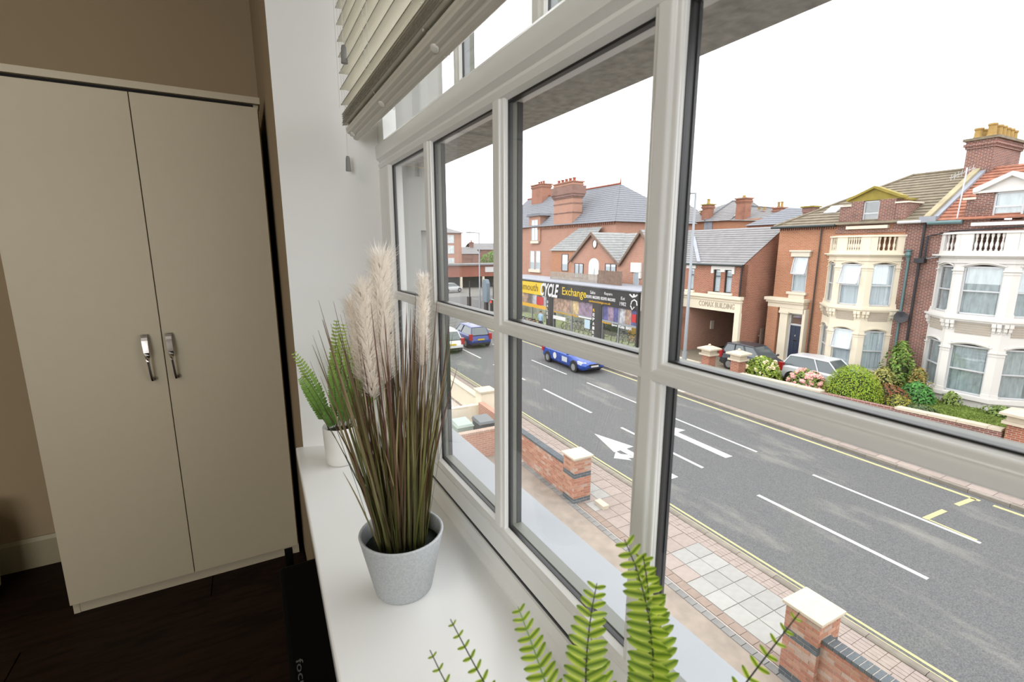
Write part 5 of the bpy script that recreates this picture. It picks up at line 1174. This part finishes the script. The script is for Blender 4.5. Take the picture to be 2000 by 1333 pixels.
chimney(TR, 46.5, 47.3, 33.4, 34.6, 2.9, 3.9, M['brick_red'], M['brick_red'], [(46.9, 33.7, 0.5, 0.13), (46.9, 34.3, 0.5, 0.13)], M['pot_yellow'])
obj('render_patch', MB().box(43.9, 44.0, 37.6, 38.7, 1.5, 3.3), M['lead'], TR)
BT = root('back_house', 'blue-grey roofed house with a stubby chimney glimpsed behind the cream-bay house', 'house', (44, 27, -7.0))
obj('wall', MB().box(41, 48, 22.5, 31.1, -7, 2.2), M['brick_red'], BT)
rf = MB(); slope(rf, (40.8, 31.2, 2.2), (40.8, 22.3, 2.2), (44.5, 26.5, 3.6), (44.5, 29.5, 3.9), 8, 0.03); slope(rf, (48, 31.2, 2.2), (40.8, 31.2, 2.2), (44.5, 29.5, 3.9), (44.5, 29.5, 3.9), 8, 0.03)
obj('roof_slates', rf, M['slate_blue'], BT, kind='stuff')
chimney(BT, 40.5, 41.3, 24.75, 25.55, 1.5, 3.55, M['brick_brown'], M['lichen'], [], M['pot_red'], False)

# ------------------------------------------------------------------ far side of the junction
CB2 = root('corner_block', 'three-storey orange brick block on the far corner of the junction', 'building', (34, 93, -7.0))
obj('wall', MB().box(26, 35.2, 90, 104, -7, 3.2), M['brick_pink'], CB2)
rf = MB(); slope(rf, (25.6, 89.5, 3.2), (35.8, 89.5, 3.2), (31, 96, 5.2), (31, 96, 5.2), 6, 0.03); slope(rf, (35.8, 89.5, 3.2), (35.8, 104, 3.2), (31, 98, 5.2), (31, 96, 5.2), 6, 0.03); slope(rf, (25.6, 104, 3.2), (25.6, 89.5, 3.2), (31, 96, 5.2), (31, 98, 5.2), 6, 0.03)
obj('roof_slates', rf, M['slate'], CB2, kind='stuff')
for z in (-3.2, -0.8, 1.2):
    for uu in (27.0, 29.6, 32.3):
        mb = MB().box(uu, uu + 1.3, 89.92, 90.02, z, z + 1.6); w_ = obj('window', mb, M['joinery'], CB2); obj('pane', MB().box(uu + .12, uu + 1.18, 89.90, 89.92, z + .12, z + 1.48), M['netgrey'], w_)
GRG = root('low_garage', 'long low building with a red-brown band above dark openings at the junction', 'building', (40, 86, -7.0))
obj('wall', MB().box(28, 50, 84, 89, -5.0, -2.9), mat('red_brown_panel', (176, 110, 92), 0.8, 0.1, 1.0), GRG); obj('roof', MB().box(27.8, 50, 83.6, 89, -2.9, -2.6), M['slate'], GRG)
obj('back_wall', MB().box(28, 50, 87.5, 89, -7, -5.0), mat('dim_garage_interior', (92, 98, 100), 0.9, 0.4, 0.6), GRG)
for uu in (28, 32.5, 37, 41.5, 46): obj('post', MB().box(uu, uu + 0.4, 84, 84.4, -7, -5.0), M['stone_trim'], GRG)
obj('shop_sign', MB().box(37.5, 42.5, 83.9, 84.0, -4.2, -3.2), M['sign_white'], GRG)
for i, (uu, vv, zz, w) in enumerate(((52, 130, 0.8, 9), (62, 135, 2.0, 11), (74, 140, 1.4, 10), (43, 128, 0.2, 8))):
    fh = root('distant_house', ['brown far house between the lamp column and the green tree', 'tallest brown far house above the green tree', 'far brown house furthest along the horizon', 'pale far house just behind the lamp column'][i], 'house', (uu, vv, -7), group='distant houses')
    obj('wall', MB().box(uu - w / 2, uu + w / 2, vv, vv + 8, -7, zz - 2), M['brick_brown'], fh); rf = MB(); slope(rf, (uu - w / 2, vv - .3, zz - 2), (uu + w / 2, vv - .3, zz - 2), (uu + w / 2, vv + 4, zz), (uu - w / 2, vv + 4, zz), 6, 0.03); slope(rf, (uu + w / 2, vv + 8.3, zz - 2), (uu - w / 2, vv + 8.3, zz - 2), (uu - w / 2, vv + 4, zz), (uu + w / 2, vv + 4, zz), 4, .03)
    obj('roof_slates', rf, M['slate'], fh, kind='stuff'); chimney(fh, uu + w / 3, uu + w / 3 + 1, vv + 3.5, vv + 4.5, zz - 1, zz + 1.4, M['brick_brown'], M['pot_red'], [(uu + w / 3 + .5, vv + 4, .5, .2)], M['pot_red'])
# ------------------------------------------------------------------ front gardens across the street
gw = root('garden_wall', 'low weathered brick front garden wall with cream coping stones across the road', 'wall', (21.9, 10.3, -7.0))
def gl(v): return 21.05 + (14.9 - v) * 0.155           # the wall runs slightly askew to the road
gwm = MB()
gwm.prism([(gl(15.7), 15.7), (gl(6.2), 6.2), (gl(6.2) + 0.26, 6.2), (gl(15.7) + 0.26, 15.7)], 'z', -7.0, -6.24)
obj('core', gwm, M['brick_brown'], gw)
k = 0; v = 15.6
while v > 6.3:
    l = U(0.75, 1.1); v2 = max(6.2, v - l)
    if not (9.9 < v < 11.9 and R() < 0.5): obj('coping_stone', MB().prism([(gl(v) - 0.05, v), (gl(v2) - 0.05, v2 + 0.012), (gl(v2) + 0.32, v2 + 0.012), (gl(v) + 0.32, v)], 'z', -6.24, -6.15 + U(-0.01, 0.012)), M['capstone'], gw)
    v = v2
def gatepier(label, u, v, top, w, group):
    p = root('gate_pier', label, 'pier', (u, v, -7.0), group=group)
    obj('shaft', MB().box(u - w, u + w, v - w, v + w, -7.0, top - 0.52), M['brick_red'], p)
    obj('neck', MB().box(u - w - .03, u + w + .03, v - w - .03, v + w + .03, top - 0.52, top - 0.24).box(u - w - .12, u + w + .12, v - w - .12, v + w + .12, top - 0.56, top - 0.46), M['capstone'], p)
    c = MB(); a = c.addring([(u + s * (w + .2), v + t * (w + .2), top - 0.24) for s, t in ((-1, -1), (1, -1), (1, 1), (-1, 1))]); b = c.addring([(u + s * (w + .2), v + t * (w + .2), top - 0.16) for s, t in ((-1, -1), (1, -1), (1, 1), (-1, 1))]); d = c.addring([(u + s * .12, v + t * .12, top - 0.03) for s, t in ((-1, -1), (1, -1), (1, 1), (-1, 1))])
    c.ring(a, b); c.ring(b, d); c.cap(a, True); c.cap(d); c.ball((u, v, top), .08, .08, .08, 8, 5)
    obj('pier_cap', c, M['capstone'], p)
gatepier('cream capped gate pier nearer the lamp post by the dark car', 22.0, 18.38, -5.28, 0.26, 'gate piers')
gatepier('cream capped gate pier beside the leafy hydrangea and the dark car', 22.0, 16.48, -5.2, 0.26, 'gate piers')
gatepier('white capped brick gate pier at the end of the lawn', 22.75, 5.78, -5.35, 0.34, 'gate piers')
obj('low_kerb_wall', MB().box(21.9, 22.15, 18.9, 24.0, -7.0, -6.42), M['capstone'], label='low pale kerb wall in front of the carriage entrance', cat='wall')
obj('garden_ground', MB().box(21.9, 27.9, -10.0, 24.0, -7.12, -6.94), mat('gravel_and_soil', (150, 138, 118), 0.95, 0.15, 4.0), base=(25, 10, -7.12), kind='structure')
M['lawn'] = mat('short_lawn', (128, 150, 58), 0.9, 0.25, 3.0)
lw = MB().box(22.85, 26.4, 6.6, 10.2, -6.94, -6.62)
for i in range(5000):
    u_, v_ = U(22.85, 26.4), U(6.6, 10.1); a = U(0, 3.14); s_, c_ = math.sin(a) * 0.02, math.cos(a) * 0.02
    lw.poly([(u_ - c_, v_ - s_, -6.62), (u_ + c_, v_ + s_, -6.62), (u_ + U(-.03, .03), v_ + U(-.03, .03), -6.62 + U(.03, .08))])
obj('lawn', lw, M['lawn'], base=(24.5, 7, -6.94), label='short green lawn behind the far garden wall', cat='lawn', kind='stuff')
LEAFM = {}
def leafm(col, var=0.3):
    if col not in LEAFM:
        EXT[0] = 1.0; LEAFM[col] = mat('shrub_leaves', col, 0.6, var, 9.0, trans=0.25); EXT[0] = 0.55
    return LEAFM[col]
M['twig'] = mat('brown_twigs', (92, 74, 56), 0.9)
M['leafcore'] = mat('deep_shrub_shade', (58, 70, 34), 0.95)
def shrub(label, u, v, z, ru, rv, h, col, n=1500, ls=0.07, flat=1.0, flowers=None, shape='dome', cat='shrub', col2=None, fcount=26, fr=0.13):
    r = root('shrub', label, cat, (u, v, z)); m = MB()
    def surf(k):
        th = U(0, 2 * math.pi); 
        if shape == 'dome':
            cz = U(0.0, 1.0); rr = math.sqrt(max(0, 1 - cz ** 2.6)) if cz > 0.25 else 0.90 + 0.10 * cz / 0.25
        else: cz = U(0, 1) ** 0.8; rr = (0.75 + 0.25 * math.sin(6 * th + cz * 5)) * math.sqrt(max(0.02, 1 - cz ** 2.2))
        if shape == 'column': cz = U(0, 1); rr = (0.7 + 0.3 * math.sin(5 * th + 9 * cz)) * (1 - 0.75 * cz ** 2.5)
        q = k * U(0.84, 1.05) if shape == 'dome' else k * U(0.55, 1.08)
        return Vector((u + ru * rr * q * math.cos(th), v + rv * rr * q * math.sin(th), z + h * (cz * U(0.95, 1.04)))), Vector((math.cos(th), math.sin(th), 0.3 + cz))
    for i in range(n):
        p, nn = surf(1.0); nn = (nn + Vector((U(-1, 1), U(-1, 1), U(-1, 1))) * 0.7).normalized()
        x = nn.orthogonal().normalized(); y = nn.cross(x); a = U(0, 6.28); d = x * math.cos(a) + y * math.sin(a); e = nn.cross(d); s = ls * U(0.7, 1.3)
        m.cur = 1 if (col2 and R() < 0.35) else 0
        m.poly([p - d * s, p - e * s * 0.45, p + d * s, p + e * s * 0.45])
    obj('foliage', m, [leafm(col), leafm(col2 or col)], r, kind='stuff')
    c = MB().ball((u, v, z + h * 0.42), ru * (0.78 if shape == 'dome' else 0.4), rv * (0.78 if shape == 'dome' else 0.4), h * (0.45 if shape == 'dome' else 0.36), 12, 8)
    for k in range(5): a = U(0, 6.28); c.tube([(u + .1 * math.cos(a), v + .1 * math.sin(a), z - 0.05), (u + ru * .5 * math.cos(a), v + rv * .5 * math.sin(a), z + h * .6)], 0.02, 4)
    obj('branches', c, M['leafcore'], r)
    if flowers:
        fm = MB()
        for k in range(14): a1 = U(0, 6.28); b1 = U(0, 3.14); fm.ball((0.62 * math.sin(b1) * math.cos(a1), 0.62 * math.sin(b1) * math.sin(a1), 0.62 * math.cos(b1) * 0.8), 0.42, 0.42, 0.36, 6, 4)
        me = fm.mesh('flower_head', flowers, smooth=False, uv=False)
        for k in range(fcount):
            p, nn = surf(1.0); p.z = max(p.z, z + h * 0.25); s = fr * U(0.75, 1.2); inst('flower_head', me, r, tuple(p), scale=(s, s, s), rot=(U(0, 1), U(0, 1), U(0, 6)))
    return r
EXT[0] = 0.9; PK = mat('pink_hydrangea_petals', (222, 164, 156), 0.8, 0.16, 3.0, rnd=0.1); CP = mat('cream_pink_petals', (226, 208, 170), 0.8, 0.2, 3.0, rnd=0.12); EXT[0] = 0.55
shrub('leafy green hydrangea with pale pink heads beside the gate pier', 23.0, 15.75, -6.9, 0.75, 1.0, 1.35, (116, 140, 46), 1500, 0.09, flowers=CP, col2=(150, 166, 60), fcount=48, fr=0.11)
shrub('rounded hydrangea covered in pink flower heads in front of the silver car', 22.9, 13.35, -6.9, 0.75, 0.95, 1.22, (120, 138, 56), 1100, 0.08, flowers=PK, col2=(90, 110, 44), fcount=150, fr=0.115)
shrub('large clipped bright green dome bush behind the garden wall', 23.0, 11.35, -7.0, 0.95, 1.22, 1.92, (140, 160, 30), 10000, 0.034, col2=(112, 146, 30))
shrub('straggly yellow-cream bush against the cream bay', 26.0, 11.6, -6.95, 0.7, 0.9, 1.4, (176, 168, 96), 1200, 0.07, col2=(122, 130, 70), shape='loose')
shrub('tall upright leafy climber on the wall between the two bays', 27.15, 11.5, -6.95, 0.5, 1.0, 2.55, (98, 132, 52), 2400, 0.08, col2=(134, 150, 72), shape='column')
shrub('russet red low shrub between the dome bush and the white bay', 24.6, 10.6, -6.9, 0.55, 0.85, 0.95, (140, 82, 52), 900, 0.06, col2=(110, 92, 50))
shrub('yellow-green low bush next to the clipped dome', 23.4, 9.75, -6.95, 0.55, 0.65, 0.9, (150, 146, 52), 1000, 0.055, col2=(96, 104, 48))
shrub('dark grey-green rounded low bush at the edge of the lawn', 23.2, 8.85, -6.95, 0.55, 0.75, 0.78, (88, 108, 66), 1200, 0.055, col2=(70, 88, 54))
shrub('bright green broad-leaved shrub at the white bay corner', 25.4, 9.95, -6.95, 0.6, 0.7, 1.15, (76, 138, 58), 1100, 0.08, col2=(60, 108, 50))
shrub('orange-brown loose shrub by the white bay corner', 26.4, 10.35, -6.95, 0.5, 0.6, 1.6, (150, 128, 62), 900, 0.07, col2=(108, 120, 56), shape='loose')
shrub('small leafy plant under the white bay window', 26.1, 9.0, -6.9, 0.4, 0.55, 0.85, (126, 146, 70), 700, 0.06, shape='loose')
shrub('sprawling plant at the foot of the white bay towards the pier', 26.0, 7.3, -6.9, 0.45, 1.1, 0.7, (120, 142, 72), 900, 0.06, shape='loose')
shrub('yellow-green edging plants behind the wall near the white pier', 23.0, 6.75, -6.75, 0.3, 0.75, 0.42, (184, 184, 70), 800, 0.05, shape='loose')

# ------------------------------------------------------------------ cars
def paint(name, col, metal=0.2): return mat(name, col, 0.25, metal=metal, spec=0.6)
M['carglass'] = mat('dark_car_glass', (96, 108, 112), 0.08, spec=0.8); M['tyre'] = mat('black_tyre', (30, 30, 32), 0.8); M['alloy'] = mat('silver_alloy', (200, 202, 206), 0.3, metal=0.6)
M['lampred'] = mat('red_tail_lamp', (190, 40, 44), 0.25); M['lampclear'] = mat('clear_headlamp', (226, 230, 234), 0.15); M['plate_y'] = mat('yellow_number_plate', (236, 204, 40), 0.5); M['plate_w'] = mat('white_number_plate', (236, 236, 232), 0.5)
M['trim'] = mat('black_car_trim', (24, 24, 26), 0.5)
def car(name, label, body, u, v, z, heading, L, Wd, H, kind, extras=None, group=None):
    r = root(name, label, 'car', (u, v, z), group=group); r.rotation_euler = (0, 0, heading - TH); BASE[r.name] = (0, 0, 0)
    hw = Wd / 2; x0, x1 = -L / 2, L / 2
    belt = 0.60 * H + 0.06
    hood = {'sedan': 0.27, 'hatch': 0.25, 'estate': 0.27}[kind] * L; tail = {'sedan': 0.17, 'hatch': 0.02, 'estate': 0.015}[kind] * L
    cx = x1 - hood                                     # base of windscreen
    st = [(x0, .80, .34, .60 * belt), (x0 + .10, .93, .24, .93 * belt), (x0 + .5, .985, .20, belt), (0, 1.0, .18, belt), (cx, .985, .18, belt - .02), (x1 - .55, .96, .19, belt - .17), (x1 - .18, .90, .22, belt - .27), (x1, .72, .30, belt - .38)]
    m = MB(); rs = []
    for x, wf, zb, zt in st:
        w_ = hw * wf; rs.append(m.addring([(x, -w_ * .86, zb), (x, w_ * .86, zb), (x, w_ * .99, zb + .14), (x, w_, (zb + zt) / 2 + .06), (x, w_ * .95, zt - .06), (x, w_ * .82, zt), (x, -w_ * .82, zt), (x, -w_ * .95, zt - .06), (x, -w_, (zb + zt) / 2 + .06), (x, -w_ * .99, zb + .14)]))
    for a, b in zip(rs, rs[1:]): m.ring(a, b)
    m.cap(rs[0], True); m.cap(rs[-1])
    obj('body', m, body, r, smooth=False, bevel=0.015)
    # cabin: glass box, roof skin and pillars
    ra = cx - 0.62; rb = x0 + (tail + {'sedan': 0.62, 'hatch': 0.34, 'estate': 0.28}[kind]); bx = x0 + tail + 0.06
    B = [(cx + .02, hw * .80, belt - .02), (bx, hw * .80, belt)]; T = [(ra, hw * .62, H), (rb, hw * .62, H - .03)]; mid = ((ra + rb) / 2, hw * .66, H + .03)
    g = MB(); P = lambda p, s: (p[0], p[1] * s, p[2])
    g.poly([P(B[0], 1), P(B[0], -1), P(T[0], -1), P(T[0], 1)]); g.poly([P(B[1], -1), P(B[1], 1), P(T[1], 1), P(T[1], -1)])
    for s in (1, -1): q = [P(B[0], s), P(T[0], s), P(T[1], s), P(B[1], s)]; g.poly(q if s < 0 else q[::-1])
    obj('windows', g, M['carglass'], r)
    rf_ = MB(); a = rf_.addring([P(T[0], 1), P(T[0], -1), P(mid, -1), P(T[1], -1), P(T[1], 1), P(mid, 1)]); b = rf_.addring([(p[0], p[1] * .9, p[2] + .04) for p in (P(T[0], 1), P(T[0], -1), P(mid, -1), P(T[1], -1), P(T[1], 1), P(mid, 1))]); rf_.ring(a, b); rf_.cap(b); rf_.cap(a, True)
    obj('roof', rf_, body, r)
    pl_ = MB()
    for s in (1, -1):
        pl_.tube([P(B[0], s), P(T[0], s), P(mid, s), P(T[1], s), P(B[1], s)], 0.035, 6)
        for t in (0.36, 0.68):
            if kind == 'hatch' and t > 0.6: continue
            xb = B[0][0] + (B[1][0] - B[0][0]) * t; xt = T[0][0] + (T[1][0] - T[0][0]) * t; pl_.tube([(xb, hw * .81 * s, belt), (xt, hw * .65 * s, H + .01)], 0.03, 5)
    obj('pillars', pl_, body, r)
    wx = (x0 + .78, x1 - .86)
    for x in wx:
        for s in (1, -1):
            am = MB().tube([(x, s * hw * .90, .34), (x, s * (hw + .004), .34)], .37, 18); obj('wheel_arch', am, M['trim'], r)
            w = obj('wheel', MB().tube([(x, s * (hw - .16), .31), (x, s * (hw + .012), .31)], .31, 20), M['tyre'], r)
            rim = MB().tube([(x, s * (hw + .010), .31), (x, s * (hw + .018), .31)], .20, 14); obj('rim', rim, M['alloy'], w)
    for s in (1, -1):
        obj('headlamp', MB().hexa([(x1 - .42, s * hw * .60, belt - .38), (x1 - .10, s * hw * .55, belt - .42), (x1 - .20, s * hw * .90, belt - .40), (x1 - .50, s * hw * .96, belt - .36), (x1 - .46, s * hw * .60, belt - .21), (x1 - .12, s * hw * .55, belt - .28), (x1 - .22, s * hw * .89, belt - .26), (x1 - .54, s * hw * .95, belt - .20)]), M['lampclear'], r)
        obj('tail_lamp', MB().box(x0 - .005, x0 + .22, s * hw * .72, s * hw * .965, belt * .66, belt + (.0 if kind == 'sedan' else .10)), M['lampred'], r)
        mm = MB().ball((cx - .12, s * (hw + .07), belt + .06), .07, .10, .07, 8, 5); obj('mirror', mm, body, r)
    obj('grille', MB().box(x1 - .03, x1 + .004, -hw * .42, hw * .42, .44, .58).box(x1 - .05, x1 + .002, -hw * .6, hw * .6, .30, .38), M['trim'], r)
    obj('number_plate', MB().box(x1 + .0, x1 + .016, -.26, .26, .40, .50), M['plate_w'], r); obj('number_plate', MB().box(x0 - .016, x0 + .006, -.26, .26, .60 if kind != 'sedan' else .66, .71 if kind != 'sedan' else .77), M['plate_y'], r)
    obj('bumper', MB().box(x0 - .02, x0 + .10, -hw * .80, hw * .80, .28, .42), M['trim'], r)
    if extras: extras(r, hw, belt, L)
    return r
def taxi_signs(r, hw, belt, L):
    for s in (-1, 1):
        dm_ = MB(); a = dm_.addring([(-.62 + .20 * math.cos(2 * math.pi * k / 16), s * (hw * 1.004 + .004), .60 + .20 * math.sin(2 * math.pi * k / 16)) for k in range(16)]); b = dm_.addring([(-.62 + .20 * math.cos(2 * math.pi * k / 16), s * (hw * 1.004 + .012), .60 + .20 * math.sin(2 * math.pi * k / 16)) for k in range(16)])
        dm_.ring(a, b); dm_.cap(b); obj('round_sticker', dm_, M['sign_white'], r); obj('door_sign', MB().box(.20, .78, s * (hw * 1.004 + .003), s * (hw * 1.004 + .010), .44, .74), M['lampclear'], r)
    obj('roof_sign', MB().box(-.15, .05, -.35, .35, 1.50, 1.62), M['sign_white'], r)
HD = -math.pi / 2                                      # heading towards us along the street
car('taxi', 'blue taxi with round white stickers driving in the far lane', paint('blue_taxi_paint', (44, 86, 184)), 16.42, 23.75, -7.0, HD - 0.02, 4.6, 1.78, 1.45, 'sedan', taxi_signs)
car('car', 'dark blue hatchback seen from behind in the middle lane', paint('navy_car_paint', (48, 72, 150)), 13.5, 33.2, -7.0, math.pi / 2, 4.3, 1.78, 1.5, 'hatch')
car('car', 'white hatchback seen from behind in the nearest lane', paint('white_car_paint', (255, 255, 255), 0.0), 11.0, 32.2, -7.0, math.pi / 2, 4.2, 1.74, 1.5, 'hatch')
car('car', 'dark grey estate car parked behind the two cream gate piers', paint('dark_grey_car_paint', (70, 74, 82)), 24.8, 17.5, -6.94, HD, 3.65, 1.76, 1.5, 'estate')
car('car', 'silver hatchback parked behind the pink hydrangeas', paint('silver_car_paint', (250, 252, 255), 0.25), 24.9, 13.6, -6.94, HD, 4.0, 1.72, 1.5, 'hatch')
car('car', 'white car in front of the low garage beyond the junction', paint('white_car_paint_far', (232, 234, 236), 0.0), 27.8, 76.5, -7.0, 0.3, 4.2, 1.74, 1.45, 'hatch')

# ------------------------------------------------------------------ street furniture, tree, passer-by
def lamp(label, u, v, h, arm, r0, z0=-6.905):
    p = root('street_lamp', label, 'street lamp', (u, v, z0))
    obj('column', MB().tube([(u, v, z0), (u, v, -5.5), (u, v, -6.93 + h)], [r0, r0 * .95, r0 * .55], 12), M['metal_grey'], p, smooth=True)
    obj('base_compartment', MB().tube([(u, v, z0), (u, v, -5.6)], r0 * 1.35, 12), M['metal_grey'], p)
    t = -6.93 + h
    obj('arm', MB().tube([(u, v, t - .15), (u, v, t), (u + arm[0] * .4, v + arm[1] * .4, t + .02), (u + arm[0], v + arm[1], t + .06)], 0.05, 8), M['metal_grey'], p)
    a = (u + arm[0], v + arm[1], t + .05); obj('lantern', MB().ball((a[0] + arm[0] * .25, a[1] + arm[1] * .25, a[2]), .16 + abs(arm[0]) * .30, .16 + abs(arm[1]) * .30, .07, 10, 6), M['metal_grey'], p)
lamp('tall grey street lamp in front of the carriage building', 20.6, 18.85, 9.85, (-0.15, 0.75), 0.10)
lamp('slim grey lamp column by the junction, seen through a narrow left pane', 21.0, 48.5, 8.7, (-0.9, 0.1), 0.09, -7.0)
def signal(label, u, v, group):
    p = root('traffic_signal', label, 'traffic light', (u, v, -6.93), group=group)
    obj('pole', MB().tube([(u, v, -6.93), (u, v, -3.0)], 0.07, 8), M['pipe_black'], p)
    return p
M['sig_back'] = mat('blue_grey_sheet_metal', (128, 146, 160), 0.6, 0.06, 2.0); M['red_on'] = mat('lit_red_signal', (255, 60, 40), 0.4, emit=3.0)
su, sv = 18.62, 41.5
sg = signal('tall signal with a blue-grey covered head beside the junction', su, sv, 'signals at the junction')
hd_ = MB(); prof_ = [(sv + .42, -4.9), (sv - .42, -4.9), (sv - .52, -3.9), (sv - .50, -3.1), (sv - .28, -2.75), (sv + .28, -2.75), (sv + .50, -3.1), (sv + .52, -3.9)]
hd_.prism(prof_, 'x', su - .18, su + .18); obj('covered_head', hd_, M['sig_back'], sg, bevel=0.03)
obj('lower_post', MB().box(su - .12, su + .12, sv - .25, sv + .25, -6.93, -4.9), M['pipe_black'], sg)
s2 = signal('red lit traffic signal with a white bordered board next to the covered head', su + 0.35, sv - 0.9, 'signals at the junction')
bu, bv = su + .25, sv - 0.9
obj('backing_board', MB().box(bu - .02, bu + .02, bv - .32, bv + .32, -5.75, -4.55), M['sign_white'], s2); hh = obj('signal_head', MB().box(bu - .15, bu - .02, bv - .24, bv + .24, -5.68, -4.62), M['trim'], s2)
for k, mm in enumerate((M['red_on'], M['trim'], M['trim'])): obj('lamp', MB().tube([(bu - .15, bv, -4.8 - .34 * k), (bu - .19, bv, -4.8 - .34 * k)], 0.12, 12), mm, hh)
s3 = signal('dark signal head on a short post, left of the covered signal', su - 0.9, sv + 1.9, 'signals at the junction')
obj('signal_head', MB().box(su - 1.1, su - .85, sv + 1.65, sv + 2.15, -5.4, -4.5), M['trim'], s3)
tr = root('tree', 'round green tree above the low garage across the junction', 'tree', (44.5, 92, -7.0))
obj('trunk', MB().tube([(44.5, 92, -7), (44.6, 92, -4), (44.4, 92, -1.5)], [.3, .22, .12], 8), M['twig'], tr)
cm = MB()
for i in range(3200):
    a, b = U(0, 6.28), math.acos(U(-1, 1)); q = U(.75, 1.05); cx_, cy_, cz_ = random.choice(((44.5, 92, -1.6), (47.3, 92.5, -2.0), (42.3, 91.5, -2.4)))
    p = Vector((cx_ + 2.3 * q * math.sin(b) * math.cos(a), cy_ + 2.3 * q * math.sin(b) * math.sin(a), cz_ + 1.9 * q * math.cos(b))); x = Vector((U(-1, 1), U(-1, 1), U(-1, 1))).normalized(); y = x.orthogonal().normalized(); s = U(.12, .26); cm.poly([p - x * s, p - y * s * .5, p + x * s, p + y * s * .5])
obj('crown', cm, leafm((104, 138, 70)), tr, kind='stuff')

def person(u, v, z, ang):
    r = root('person', 'person in a light blue jacket and dark trousers standing outside the cycle shop', 'person', (u, v, z)); r.rotation_euler = (0, 0, ang - TH); BASE[r.name] = (0, 0, 0)
    V = []; E_ = []; S = []
    def add(p, rad, par=None):
        V.append(p); S.append(rad); i = len(V) - 1
        if par is not None: E_.append((par, i))
        return i
    pel = add((0, 0, .95), .15); sp = add((0, 0, 1.15), .135, pel); ch = add((0.01, 0, 1.34), .16, sp); nk = add((0.0, 0, 1.50), .06, ch); hd = add((0.02, 0, 1.60), .085, nk); tp = add((0.02, 0, 1.70), .075, hd); add((0.10, 0, 1.615), .022, hd)
    for s in (1, -1):
        hp = add((0, .09 * s, .90), .10, pel); kn = add((.03, .10 * s, .50), .065, hp); an_ = add((-.02, .10 * s, .09), .045, kn); add((.14, .11 * s, .035), .035, an_)
        sh = add((0, .19 * s, 1.42), .065, ch); el = add((-.03, .25 * s, 1.14), .048, sh); wr_ = add((.10, .24 * s, .93), .033, el); pm_ = add((.15, .235 * s, .86), .030, wr_)
        for k in range(4): f = add((.165 + .012 * k, (.215 + .014 * k) * s, .80 - .006 * (k % 2)), .010, pm_); add((.16 + .012 * k, (.215 + .014 * k) * s, .755 - .008 * (k % 2)), .009, f)
        th = add((.175, .20 * s, .86), .011, pm_); add((.19, .195 * s, .82), .009, th)
    me = bpy.data.meshes.new('body'); me.from_pydata(V, E_, []); o = bpy.data.objects.new('body', me); COL.objects.link(o); o.parent = r; BASE[o.name] = (0, 0, 0)
    md = o.modifiers.new('skin', 'SKIN'); md.use_smooth_shade = True
    for i, rad in enumerate(S): me.skin_vertices[0].data[i].radius = (rad, rad)
    me.skin_vertices[0].data[0].use_root = True
    o.modifiers.new('sub', 'SUBSURF').levels = 1; o.modifiers['sub'].render_levels = 1
    m, t, b = newmat('clothes_and_skin'); tcn = t.nodes.new('ShaderNodeTexCoord'); sx_ = t.nodes.new('ShaderNodeSeparateXYZ'); cr = t.nodes.new('ShaderNodeValToRGB'); cr.color_ramp.interpolation = 'CONSTANT'
    dv = t.nodes.new('ShaderNodeMath'); dv.operation = 'DIVIDE'; dv.inputs[1].default_value = 1.8
    t.links.new(tcn.outputs['Object'], sx_.inputs[0]); t.links.new(sx_.outputs['Z'], dv.inputs[0]); t.links.new(dv.outputs[0], cr.inputs[0]); t.links.new(cr.outputs[0], b.inputs['Base Color'])
    el_ = cr.color_ramp.elements; el_[0].position = 0; el_[0].color = (*s2l((40, 36, 34)), 1); el_[1].position = .045; el_[1].color = (*s2l((52, 58, 78)), 1)
    e = el_.new(.495); e.color = (*s2l((170, 204, 226)), 1); e = el_.new(.825); e.color = (*s2l((222, 176, 150)), 1); me.materials.append(m); b.inputs['Roughness'].default_value = .8
    obj('hair', MB().ball((0.0, 0, 1.685), .095, .088, .075, 12, 8), mat('brown_hair', (92, 74, 60), 0.8), r, smooth=True)
    for s in (1, -1): obj('eye', MB().ball((.098, .032 * s, 1.635), .012, .014, .012, 6, 4), M['trim'], r); obj('ear', MB().ball((.01, .088 * s, 1.62), .02, .012, .03, 6, 4), mat('skin', (222, 176, 150), 0.7), r)
    obj('mouth', MB().ball((.098, 0, 1.572), .008, .026, .007, 6, 4), mat('lips', (176, 104, 96), 0.7), r)
person(20.9, 35.15, -6.905, 0.4)
bpy.context.view_layer.update()
